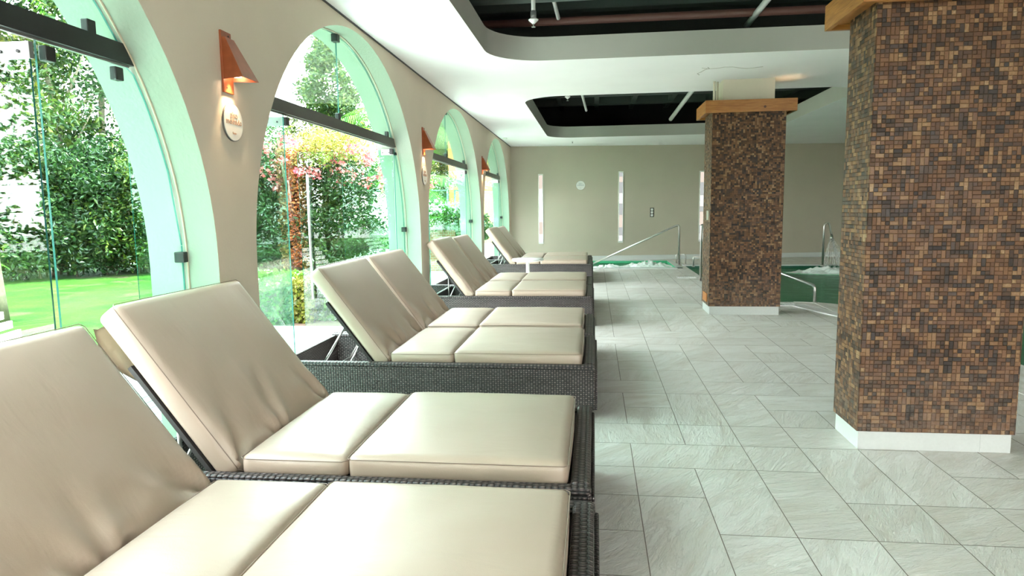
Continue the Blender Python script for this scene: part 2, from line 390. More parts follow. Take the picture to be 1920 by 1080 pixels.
def text_mesh(name, txt, size, mat, parent, M4, bold=0.0):
    cu = bpy.data.curves.new(name, 'FONT'); cu.body = txt; cu.size = size; cu.align_x = 'CENTER'; cu.align_y = 'CENTER'; cu.extrude = .0012; cu.offset = bold
    cu.space_line = .75
    t = bpy.data.objects.new('tmp', cu); COL.objects.link(t); bpy.context.view_layer.update()
    me = bpy.data.meshes.new_from_object(t.evaluated_get(bpy.context.evaluated_depsgraph_get())); me.name = name
    bpy.data.objects.remove(t)
    me.transform(M4); me.materials.clear(); me.materials.append(mat)
    o = bpy.data.objects.new(name, me); COL.objects.link(o); o.parent = parent; return o

# ------------------------------------------------------------------ floor
CZ = 3.165
TX, TY, X0, Y0 = .344, .396, -2.178, -6.11     # module size and origin: joints at x=.23,.574.. y=2.60? see j0
def build_floor():
    rnd = random.Random(11)
    # column lines at x = .23 + i*TX ; row lines at y = 3.04 + j*TY
    i0, i1, j0, j1 = -9, 32, -24, 46
    used = {}
    tiles = []
    fixed = [(-2, 4, 1, 1), (-1, 3, 2, 1) if False else (-1, 2, 1, 1),
             (-1, 3, 2, 1), (1, 3, 1, 1), (-1, 1, 1, 1), (-1, 0, 1, 1), (0, 2, 2, 1), (0, 1, 1, 1), (0, -1, 1, 2), (1, 0, 1, 2), (1, -2, 1, 2),
             (2, 0, 1, 2), (2, 2, 1, 1), (2, 3, 1, 1), (3, 1, 1, 2), (3, 0, 1, 1), (4, 1, 1, 2), (4, 0, 1, 1), (2, -2, 1, 2), (3, -1, 1, 1), (-1, -1, 1, 1)]
    def place(i, j, w_, h_):
        for a in range(w_):
            for b in range(h_):
                if (i+a, j+b) in used: return False
        for a in range(w_):
            for b in range(h_): used[(i+a, j+b)] = 1
        tiles.append((i, j, w_, h_)); return True
    for f in fixed: place(*f)
    for j in range(j0, j1):
        for i in range(i0, i1):
            if (i, j) in used: continue
            ops = [(1, 1), (2, 1), (1, 2), (2, 1), (1, 2), (1, 1)]; rnd.shuffle(ops)
            for q in ops:
                if i+q[0] <= i1 and j+q[1] <= j1 and place(i, j, *q): break
    # holes for the pools
    def inpool(x0, x1, y0, y1):
        out = [(x0, x1, y0, y1)]
        for (a, b, c, d) in ((SPA[0], SPA[1], SPA[2], SPA[3]), (POOL_X1, 9.0, POOL_YN, 17.2), (POOL_X2, 9.0, 5.5, POOL_YN)):
            nxt = []
            for (p, q, r, t) in out:
                if q <= a or p >= b or t <= c or r >= d: nxt.append((p, q, r, t)); continue
                if p < a: nxt.append((p, a, r, t))
                if q > b: nxt.append((b, q, r, t))
                pp, qq = max(p, a), min(q, b)
                if r < c: nxt.append((pp, qq, r, c))
                if t > d: nxt.append((pp, qq, d, t))
            out = nxt
        return out
    m = MB(); lay = m.b.loops.layers.float_color.new('tile')
    g = .0022
    def addq(x0, x1, y0, y1, z, col, mi):
        m.mi = mi
        f = m.quad([(x0, y0, z), (x1, y0, z), (x1, y1, z), (x0, y1, z)])
        for l in f.loops: l[lay] = (*col, 1)
    for (i, j, w_, h_) in tiles:
        x0 = .23+i*TX; x1 = x0+w_*TX; y0 = 3.04+j*TY; y1 = y0+h_*TY
        x0 = max(x0, -2.62); x1 = min(x1, 9.0); y1 = min(y1, 20.6); y0 = max(y0, -6.0)
        if x1 <= x0 or y1 <= y0: continue
        c = (rnd.random(), rnd.random(), rnd.random())
        for (p, q, r, t) in inpool(x0+g, x1-g, y0+g, y1-g): addq(p, q, r, t, 0.0, c, 0)
    for (p, q, r, t) in inpool(-2.62, 9.0, -6.0, 20.6): addq(p, q, r, t, -.002, (0, 0, 0), 1)
    o = m.build('floor', [M['tile'], M['grout']]); tag(o, kind='structure'); return o
SPA = (-.8, 1.98, 16.75, 18.88)
POOL_X1, POOL_X2, POOL_YN = 2.25, 3.42, 10.78
build_floor()

# ------------------------------------------------------------------ left arcade wall
WA = math.atan(.0105)
WO = Vector((-2.13, 4, 0))
Mw = Matrix.Translation(WO) @ Matrix.Rotation(WA, 4, 'Z')      # local x = outward(-), y = along
Ud = Vector((-sin(WA), cos(WA), 0)); Nd = Vector((-cos(WA), -sin(WA), 0))
def WP(s, z, d=0.0): return WO+Ud*s+Nd*d+Vector((0, 0, z))
arches = [(-7.25, 2.155, 3.13), (-2.53, 2.155, 3.13), (2.235, 2.155, 3.105), (7.09, 2.27, 3.085), (11.98, 2.26, 3.10)]
RISE = 1.93
def archz(k, s):
    c, a, zt = arches[k]; q = max(0, 1-((s-c)/a)**2); return zt-RISE+RISE*sqrt(q)
def wall_poly():
    pts = [(-10.0, 0)]
    for k, (c, a, zt) in enumerate(arches):
        pts.append((c-a, 0))
        for i in range(49):
            th = pi-i*pi/48; pts.append((c+a*cos(th), zt-RISE+RISE*sin(th)))
        pts.append((c+a, 0))
    pts += [(14.9, 0), (14.9, CZ+.4), (-10.0, CZ+.4)]
    return pts
wl = flat_curve('wall_left', [wall_poly()], .42, M['wall'])
# local curve (x=s, y=z, z=depth) -> world
Mc = Matrix(((Ud.x, 0, Nd.x, WO.x), (Ud.y, 0, Nd.y, WO.y), (0, 1, 0, 0), (0, 0, 0, 1)))
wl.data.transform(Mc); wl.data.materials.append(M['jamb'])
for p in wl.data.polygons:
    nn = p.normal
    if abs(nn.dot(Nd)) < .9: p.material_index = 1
wl.data.flip_normals() if False else None
tag(wl, kind='structure')
# black strip drawn in for the shadow gap between wall and ceiling
m = MB(); m.box((-.012, -9.9, CZ-.012), (.012, 14.9, CZ+.01)); t = m.build('trim_1', M['black']); t.matrix_world = Mw; tag(t, kind='structure')

# seam bead on the reveals (line where the glazing sits) + glazing per arch
def glassbox(m, a, b):
    """pane box: big faces glass (mat 0), narrow faces edge (mat 1)"""
    m.box(a, b)
GD = .215   # depth of the glass line
def wbox(m, s0, s1, z0, z1, d0, d1, bev=0):
    """box in wall coordinates, local frame: x=-d, y=s"""
    return m.box((-d1, s0, z0), (-d0, s1, z1), bev)
def split_edges(o, axis=0):
    for p in o.data.polygons:
        p.material_index = 0 if abs(p.normal[axis]) > .9 else 1
def arch_poly(k, s0, s1, z0, n=16, inset=.006):
    pts = []
    for i in range(n+1):
        s = s0+(s1-s0)*i/n
        pts.append((s, archz(k, s)-inset))
    return [(s1, z0)][:0]+[(s0, z0), (s1, z0)]+pts[::-1]
names = {0: 'behind the viewpoint', 1: 'nearest arch', 2: 'second arch', 3: 'third arch', 4: 'farthest arch'}
RZ0, RZ1 = 2.235, 2.33
for k in range(1, 5):
    c, a, zt = arches[k]
    near = names[k]
    # rail
    sl_, sr_ = c-a*sqrt(1-((RZ0-(zt-RISE))/RISE)**2), c+a*sqrt(1-((RZ0-(zt-RISE))/RISE)**2)
    r = empty('transom_rail', Mw @ Vector((-GD, c, RZ0)), WA, label=f'dark metal transom rail spanning the {near} under its glass lunette' if k > 1 else 'black metal transom rail crossing the nearest arch at top left', cat='rail', group='transom rails of the arches')
    m = MB()
    top = lambda s_: s_
    e0 = c-a*sqrt(max(0, 1-((RZ1-(zt-RISE))/RISE)**2)); 
    m.prism([(sl_-c, 0), (sr_-c, 0), (2*c-e0-c-.004, RZ1-RZ0), (e0-c+.004, RZ1-RZ0)], 'x', -.03, .03)
    m.build('bar', M['bronze'] if k > 1 else M['black'], r)
    m = MB(); m.box((-.008, sl_-c+.02, -.010), (.008, sr_-c-.02, .0)); m.build('lower_track', M['silver'], r)
    # clips
    hl, hr = c-a+.955, c+a-(.94, .94, .35, .50, .50)[k]     # hinge positions
    for (s_, z_) in ((hl+.04, -.055), (hr+.06, -.055), (sr_-.11, -.055), (c+a*.30 if k == 1 else c-.03, RZ1-RZ0+.03), (sr_-.28, RZ1-RZ0+.03)):
        m = MB(); m.box((-.016, s_-c-.028, z_-.032), (.022, s_-c+.028, z_+.032), .005)
        m.build('clip', M['black'], r)
    # lower wall clips on the reveal
    cl = MB(); cl.box((-.03, -.045, -.03), (.03, .0, .03), .005)
    q = cl.build('glass_clip', M['black'], loc=Mw @ Vector((-GD+.005, c+a-.001, 1.245)), rotz=WA)
    tag(q, f'small black glass clip on the right reveal of the {near}', 'clip', 'clips on the arch reveals')
    if k > 1:
        cl = MB(); cl.box((-.03, -.035, -.07), (.03, .035, .0), .005)
        q = cl.build('glass_clip', M['black'], loc=Mw @ Vector((-GD+.005, c-.02, zt-.002)), rotz=WA)
        tag(q, f'small black glass clip at the crown of the {near}', 'clip', 'clips at the arch crowns')
    # window panes (structure)
    def pane(nm, poly, par=None):
        m = MB(); m.prism(poly, 'x', -GD-.005, -GD+.005); o = m.build(nm, [M['glass'], M['glassedge']]); o.matrix_world = Mw; split_edges(o); tag(o, kind='structure'); return o
    jn = c
    pane(f'window_{k*4-3}', arch_poly(k, e0+.01, jn-.003, RZ1-.005))
    pane(f'window_{k*4-2}', arch_poly(k, jn+.003, 2*c-e0-.01, RZ1-.005))
    def side(s0, s1):
        pts = [(s0, .02), (s1, .02)]
        for i in range(13):
            s = s1+(s0-s1)*i/12; pts.append((s, min(RZ0+.005, archz(k, s)-.006)))
        return pts
    pane(f'window_{k*4-1}', side(c-a+.004, hl))
    pane(f'window_{k*4}', side(hr, c+a-.004))
    # opened door leaves, swung outward square to the wall
    for (nm, hs, wd) in (('left', hl+.02, 1.30), ('right', hr-.02, 1.20)):
        if k == 4 and nm == 'right': wd = .9
        where = {'left': 'left', 'right': 'right'}[nm]
        d = empty('glass_door', Mw @ Vector((-GD, hs, .03)), WA,
                  label=f'green tinted glass door leaf swung outward at the {where} side of the {near}', cat='door', group='open glass door leaves')
        m = MB(); m.box((-wd, -.005, 0), (-.01, .005, RZ0-.06)); o = m.build('pane', [M['glass'], M['glassedge']], d); split_edges(o, 1)
        m = MB(); m.box((-.15, -.012, RZ0-.12), (.0, .012, RZ0-.05), .003); o = m.build('top_bracket', M['silver'], d)
        for xx in (-.05, -.13):
            m = MB(); m.lathe([(.007, 0), (.007, .004)], 10, M4=Matrix.Rotation(pi/2, 4, 'X'), c=(xx, -.014, RZ0-.09)); m.build('screw', M['black'], o)
        m = MB(); m.box((-.17, -.014, .0), (.0, .014, .08), .003); m.build('bottom_bracket', M['silver'], d)
        if nm == 'right':
            m = MB(); m.tube([(-wd+.13, -.045, .38), (-wd+.13, -.045, 1.90)], .016, 12)
            for zz in (.55, 1.7): m.tube([(-wd+.13, -.045, zz), (-wd+.13, .0, zz)], .009, 8)
            m.build('pull_handle', M['silver'], d)
        if k == 1 and nm == 'right':
            m = MB()
            for (za, zb) in ((1.545, 1.556), (1.567, 1.592), (1.605, 1.614)): m.box((-wd+.01, -.0062, za-.03+.03), (-.02, -.0052, zb-.03+.03))
            m.build('safety_stripes', M['white'], d)

# plaster joint on the reveals
def seam_mesh():
    m = MB()
    for k in range(1, 5):
        c, a, zt = arches[k]
        pts = [WP(c-a+.002, 0, GD-.03), WP(c-a+.002, .6, GD-.03)]
        for i in range(65):
            th = pi-i*pi/64; pts.append(WP(c+(a-.002)*cos(th), zt-RISE+(RISE-.002)*sin(th), GD-.03))
        pts += [WP(c+a-.002, .6, GD-.03), WP(c+a-.002, 0, GD-.03)]
        m.tube(pts, .006, 6)
    return m
o = seam_mesh().build('trim_2', plain('joint_sealant', (.50, .42, .32), .8)); tag(o, kind='structure')

# ------------------------------------------------------------------ other walls, ceiling, plenum
BA, BB = Vector((-2.28, 18.75, 0)), Vector((9.05, 20.55, 0))
bd = (BB-BA).normalized(); bn = Vector((bd.y, -bd.x, 0))       # bn points into the room
ban = atan2(bd.y, bd.x)
Mb = Matrix.Translation(BA) @ Matrix.Rotation(ban, 4, 'Z')     # local x along wall, -y into room
blen = (BB-BA).length
m = MB(); m.box((-.5, 0, -.3), (blen+.3, .25, CZ+.2)); o = m.build('wall_back', M['backwall']); o.matrix_world = Mb; tag(o, kind='structure')
m = MB(); m.box((-.05, -.018, 0), (blen, 0, .13), .003); o = m.build('baseboard_back', M['baseboard']); o.matrix_world = Mb; tag(o, kind='structure')
m = MB(); m.box((9.0, -6, -.3), (9.25, 20.9, CZ+1.5)); o = m.build('wall_right', M['backwall']); tag(o, kind='structure')

m = MB(); m.box((-2.6, -6.25, -.1), (2.6, -6.0, CZ+.3)); m.box((6.0, -6.25, -.1), (9.2, -6.0, CZ+.3)); m.box((2.6, -6.25, 2.6), (6.0, -6.0, CZ+.3))
o = m.build('wall_rear_unseen', M['wall']); tag(o, kind='structure')  # unseen wall; its opening is sized to admit fill light
def rrect(x0, x1, y0, y1, r, n=10):
    pts = []
    for (cx, cy, a0) in ((x1-r, y1-r, 0), (x0+r, y1-r, 90), (x0+r, y0+r, 180), (x1-r, y0+r, 270)):
        for i in range(n+1):
            a = radians(a0+90*i/n); pts.append((cx+r*cos(a), cy+r*sin(a)))
    return pts
WX = lambda y: -2.13-.0105*(y-4)
OP = [(-1.16, 3.93, 1.7, 7.98, .62), (-1.10, 3.93, 10.5, 16.75, .62)]
outer = [(WX(-6)-.2, -6), (9.1, -6), (9.1, 20.9), (WX(18.8)-.2, 18.9)]
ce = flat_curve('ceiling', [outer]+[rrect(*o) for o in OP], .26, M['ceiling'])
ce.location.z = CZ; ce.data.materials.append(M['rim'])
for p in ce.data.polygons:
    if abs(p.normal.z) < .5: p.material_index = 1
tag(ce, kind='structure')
# hairline crack in the ceiling paint
m = MB()
pts = []
rnd = random.Random(4)
m.tube([(1.30+.02*rnd.random()+.10*i*.9, 8.75+.06*sin(i*1.3)+.012*i, CZ-.001) for i in range(9)], .004, 5)
m.tube([(1.33, 9.02, CZ), (1.36, 8.86, CZ), (1.40, 8.8, CZ), (1.37, 8.72, CZ)], .006, 5)
m.tube([(1.33, 9.02, CZ), (1.30, 9.1, CZ), (1.34, 9.2, CZ)], .005, 5)
m.build('paint_crack', M['rim'], None).parent = ce
bpy.data.objects['paint_crack'].location.z = -CZ

m = MB(); PZ = 4.35
m.box((WX(0)-.55, -6.2, PZ), (9.3, 21, PZ+.2)); m.box((WX(0)-.6, -6.2, CZ+.26), (WX(0)-.1, 21, PZ)); m.box((-2.6, 20.5, CZ+.26), (9.2, 20.9, PZ)); m.box((-2.6, -6.2, CZ+.005), (9.2, -6, PZ))
o = m.build('wall_plenum', M['dark']); tag(o, kind='structure')
m = MB(); m.box((-.5, -.02, CZ+.255), (blen+.3, .3, PZ)); o = m.build('trim_3', M['dark']); o.matrix_world = Mb; tag(o, kind='structure')
for i, yy in enumerate([3.6, 5.2, 6.85, 8.3, 9.6, 12.4, 13.6, 14.8, 16.0, 17.4]):
    m = MB(); d_ = .55 if i in (2, 3, 4) else .34
    m.box((-2.5, yy, PZ-d_), (9.0, yy+.16, PZ), .01); o = m.build(f'trim_{10+i}', M['darkbeam']); tag(o, kind='structure')
for i, xx in enumerate([-.9, .0, .9, 1.8, 2.7, 3.6, 4.5]):
    m = MB(); m.box((xx, 9.8, PZ-.30), (xx+.12, 18.6, PZ), .01); o = m.build(f'trim_{30+i}', M['darkbeam']); tag(o, kind='structure')
def pipe(pts, r, mat, label, head=None, name='ceiling_pipe', cat='pipe', group='pipes in the dark ceiling void'):
    m = MB(); m.tube(pts, r, 12); o = m.build(name, mat); tag(o, label, cat, group); return o
pipe([(-3.0+.6, 7.35, 3.72), (9, 7.35, 3.72)], .10, M['darkbeam'], 'thick dark pipe running crosswise in the near ceiling void')
pipe([(-2.4, 8.1, 3.62), (9, 8.1, 3.62)], .045, M['reddark'], 'thin dark red pipe behind the rim of the near ceiling opening')
pipe([(2.05, 6.9, 3.95), (1.72, 8.3, 3.52)], .035, M['pipe'], 'light grey conduit slanting down in the near ceiling opening')
pipe([(2.35, 5.2, 4.0), (1.98, 8.2, 3.9)], .05, M['darkbeam'], 'dark conduit beside the slanting light one in near void')
pipe([(-.55, 6.3, 4.05), (-.40, 7.9, 3.60)], .022, M['pipe'], 'thin light pipe slanting behind the near sprinkler drop')
pipe([(-.42, 10.9, 4.1), (-.18, 15.9, 3.68)], .028, M['pipe'], 'light pipe slanting behind the far sprinkler drop')
pipe([(2.1, 11.2, 4.05), (1.75, 16.3, 3.48)], .045, M['pipe'], 'pale grey conduit slanting down in the far ceiling opening')
pipe([(1.75, 12.2, 4.05), (1.50, 14.3, 3.85)], .028, M['pipe'], 'thin pale conduit left of the slanting one in far opening')
pipe([(3.7, 11.0, 3.65), (2.9, 13.9, 3.6)], .075, M['pipe'], 'thick pale pipe above the pillar cap in the far opening')
pipe([(-1.0, 12.0, 3.95), (3.7, 12.0, 3.95)], .03, M['darkbeam'], 'dark horizontal pipe across the front of the far void')
pipe([(-.85, 6.2, 4.1), (-.78, 7.2, 3.85)], .03, M['pipe'], 'short grey pipe end at the left of the near void')
def sprinkler(x, y, z0, z1, label, loc='drop'):
    o = empty('fire_sprinkler', (x, y, z0), label=label, cat='sprinkler', group='fire sprinklers')
    if z1 > z0+.15:
        m = MB(); m.tube([(0, 0, .06), (0, 0, z1-z0)], .022, 12); m.build('drop_pipe', M['pipe'], o)
        m = MB(); m.lathe([(.028, .04), (.03, .06), (.03, .1), (.024, .11)], 16); m.build('coupling', M['silver'], o)
    m = MB(); m.lathe([(.012, -.02), (.05, .015), (.052, .022), (.02, .045)], 20); m.build('escutcheon', M['white'], o)
    m = MB(); m.tube([(0, 0, -.05), (0, 0, -.01)], .008, 8); m.lathe([(.022, -.052), (.022, -.048)], 12); m.build('head', M['silver'], o)
    return o
sprinkler(-.62, 7.2, 3.39, 4.3, 'white fire sprinkler on a pipe drop in the near ceiling opening')
sprinkler(-.48, 12.6, 3.46, 4.3, 'white fire sprinkler on a pipe drop in the far ceiling opening')
sprinkler(-.55, 17.6, CZ-.0, CZ, 'small sprinkler head flush on the white ceiling beyond the far opening')
sprinkler(.35, 12.05, 3.78, 3.9, 'tiny sprinkler head under the horizontal pipe in the far void')
m = MB(); m.lathe([(.05, 0), (.045, -.03), (.02, -.05)], 20); m.mi = 0
o = m.build('ceiling_sensor', M['white'], loc=(-2.12, 16.4, CZ)); tag(o, 'small white dome sensor on the ceiling above the farthest arch', 'sensor')

# ------------------------------------------------------------------ pillars
def pillar(x0, x1, y0, y1, capz, label, pos):
    r = empty('mosaic_pillar', ((x0+x1)/2, (y0+y1)/2, 0), label=label, cat='pillar', group='coconut mosaic pillars')
    hx, hy = (x1-x0)/2, (y1-y0)/2
    m = MB(); m.box((-hx+.004, -hy+.004, 0), (hx-.004, hy-.004, .117), .002); m.build('skirting', M['baseboard'], r)
    m = MB(); m.mi = 0
    m.box((-hx-.006, -hy-.006, .117), (hx+.006, hy+.006, capz+.05)); m.build('mosaic_cladding', M['mosaic'], r)
    z0, z1 = capz
    return r
def pillar(x0, x1, y0, y1, c0, c1, ox, label):
    cx, cy = (x0+x1)/2, (y0+y1)/2
    r = empty('mosaic_pillar', (cx, cy, 0), label=label, cat='pillar', group='coconut mosaic pillars')
    hx, hy = (x1-x0)/2, (y1-y0)/2
    m = MB(); m.box((-hx+.004, -hy+.004, 0), (hx-.004, hy-.004, .117), .002)
    for t in (.3,): m.box((hx*2*t-.001, -hy+.0025, .004), (hx*2*t+.001, -hy+.006, .114))
    m.build('skirting', M['baseboard'], r)
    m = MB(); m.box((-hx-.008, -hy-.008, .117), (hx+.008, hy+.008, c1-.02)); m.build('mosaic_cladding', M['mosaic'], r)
    # mitred timber collar: four boards
    ex, ey = hx+ox, hy+ox; t = .03
    m = MB()
    m.prism([(-ex, -ey), (ex, -ey), (ex-t, -ey+t), (-ex+t, -ey+t)], 'z', c0, c1)
    m.prism([(-ex, ey), (ex, ey), (ex-t, ey-t), (-ex+t, ey-t)], 'z', c0, c1)
    m.prism([(-ex, -ey), (-ex, ey), (-ex+t, ey-t), (-ex+t, -ey+t)], 'z', c0, c1)
    m.prism([(ex, -ey), (ex, ey), (ex-t, ey-t), (ex-t, -ey+t)], 'z', c0, c1)
    m.box((-ex+t, -ey+t, c0+.03), (ex-t, ey-t, c0+.045))
    cap = m.build('timber_collar', M['pine'], r)
    m = MB(); m.lathe([(.017, 0), (.017, .003)], 14, M4=Matrix.Rotation(pi/2, 4, 'X'), c=(ex*.30, -ey, (c0+c1)/2-.02)); m.build('knot', M['knot'], cap)
    m = MB(); m.box((-hx+.145, -hy+.12, c0+.04), (hx-.115, hy-.06, CZ)); m.build('painted_head', M['upper'], r)
    for dx in (.06, .108):
        m = MB(); m.tube([(-hx+dx-.01, -hy+.18+dx, c0+.04), (-hx+dx-.01, -hy+.18+dx, CZ)], .017, 10); m.build('riser_pipe', M['upper'], r)
    return r
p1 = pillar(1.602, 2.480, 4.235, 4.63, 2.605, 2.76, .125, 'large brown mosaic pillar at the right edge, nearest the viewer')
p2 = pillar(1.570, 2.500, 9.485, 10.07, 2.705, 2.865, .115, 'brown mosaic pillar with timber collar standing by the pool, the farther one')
# warm uplights sitting on the collars
for (x, y, lab, e) in ((2.52, 9.62, 'small warm uplight resting on the timber collar of the farther pillar', 5), (2.52, 4.3, 'small warm uplight resting on the timber collar of the nearest pillar', 5)):
    z = 2.76 if y > 6 else 2.66
    o = empty('uplight', (x, y, z), label=lab, cat='lamp', group='collar uplights')
    m = MB(); m.lathe([(.03, 0), (.035, .02), (.035, .05)], 16); m.build('housing', M['white'], o)
    m = MB(); m.lathe([(.03, .051), (.03, .053)], 16); m.build('lens', M['bulb'], o)
    l = bpy.data.lights.new('uplight_beam', 'SPOT'); l.energy = e*.12; l.color = (1, .62, .30); l.spot_size = radians(80); l.shadow_soft_size = .02
    lo = bpy.data.objects.new('uplight_beam', l); COL.objects.link(lo); lo.parent = o; lo.location = (0, 0, .06); lo.rotation_euler = (pi, 0, 0)
for (z, hgt, mt, lab, nm) in ((1.36, .13, 'steel', 'narrow steel switch plate on the left face of the farther mosaic pillar', 'switch_plate'), (.22, .12, 'orange', 'orange cover plate low on the left face of the farther mosaic pillar', 'cover_plate')):
    m = MB(); m.box((1.548, 9.60, z-hgt/2), (1.562, 9.72 if nm == 'switch_plate' else 9.9, z+hgt/2), .003); o = m.build(nm, M[mt]); tag(o, lab, 'plate')

# ------------------------------------------------------------------ loungers
def grid_cushion(L, W_, T, r=.03, crown=.02, nx=40, ny=40, wr=0.0, seed=1, pull=0.0):
    """rounded padded block: x 0..L, y 0..W, z 0..T, crowned top"""
    b = bmesh.new(); nz = 6
    def P(i, j, k):
        x = L*i/nx; y = W_*j/ny; z = T*k/nz
        p = Vector((x, y, z)); q = Vector((min(max(x, r), L-r), min(max(y, r), W_-r), min(max(z, r), T-r)))
        d = p-q
        if d.length > 1e-9: p = q+d.normalized()*r*min(1, max(abs(d.x), abs(d.y), abs(d.z))/r) if False else q+d.normalized()*r
        u = 2*x/L-1; v = 2*y/W_-1
        cr = (1-abs(u)**3)*(1-abs(v)**3)
        f = z/T
        p.z += crown*cr*f
        side = sin(pi*f)*.008
        if abs(abs(u)-1) < 1e-6: p.x += side*(1 if u > 0 else -1)*(1-v*v)
        if abs(abs(v)-1) < 1e-6: p.y += side*(1 if v > 0 else -1)*(1-u*u)
        nn = noise.noise(Vector((x*5+seed, y*5, z*3)))
        p.z += .003*nn*f
        if wr > 0 and f > .5:
            # folds fanning from the hip end (x=0)
            f2 = 0.0
            for (cy_, sg) in ((-.02, 1), (W_+.02, 1), (W_*.42, .6)):
                dx_, dy_ = x+.04, y-cy_; dd = sqrt(dx_*dx_+dy_*dy_); an = atan2(dy_, dx_)
                f2 += sg*math.exp(-(dd/.24)**1.5)*sin(an*7.5+2.5*noise.noise(Vector((x*4, y*4, seed+cy_)))+cy_*9)
            p.z += wr*f2*.62*f
            p.z += wr*.25*math.exp(-((x-.10)/.05)**2)*sin(y*9+seed)*f
            p.z -= pull*math.exp(-x/.05)*f
        return p
    vid = {}
    def V(i, j, k):
        if (i, j, k) not in vid: vid[(i, j, k)] = b.verts.new(P(i, j, k))
        return vid[(i, j, k)]
    def F(*q):
        try: f = b.faces.new([V(*t) for t in q]); f.smooth = True
        except ValueError: pass
    for i in range(nx):
        for j in range(ny):
            F((i, j, nz), (i+1, j, nz), (i+1, j+1, nz), (i, j+1, nz)); F((i, j, 0), (i, j+1, 0), (i+1, j+1, 0), (i+1, j, 0))
        for k in range(nz):
            F((i, 0, k), (i+1, 0, k), (i+1, 0, k+1), (i, 0, k+1)); F((i, ny, k), (i, ny, k+1), (i+1, ny, k+1), (i+1, ny, k))
    for j in range(ny):
        for k in range(nz):
            F((0, j, k), (0, j, k+1), (0, j+1, k+1), (0, j+1, k)); F((nx, j, k), (nx, j+1, k), (nx, j+1, k+1), (nx, j, k+1))
    bmesh.ops.recalc_face_normals(b, faces=b.faces[:])
    return b, P
def piping_path(L, W_, T, r, crown, n=20):
    pts = []
    def top(x, y):
        u = 2*x/L-1; v = 2*y/W_-1; return T-.012+crown*(1-abs(u)**3)*(1-abs(v)**3)
    e = -.002; c = r*.55
    loop = []
    for (xa, ya, xb, yb) in ((c, e, L-c, e), (L-e, c, L-e, W_-c), (L-c, W_-e, c, W_-e), (e, W_-c, e, c)):
        for i in range(n+1): loop.append((xa+(xb-xa)*i/n, ya+(yb-ya)*i/n))
    loop.append(loop[0])
    return [Vector((x, y, top(x, y))) for x, y in loop]
def mesh_from(b, name, mat, M4, parent):
    me = bpy.data.meshes.new(name); b.to_mesh(me); b.free(); me.transform(M4); me.materials.append(mat)
    o = bpy.data.objects.new(name, me); COL.objects.link(o); o.parent = parent; return o

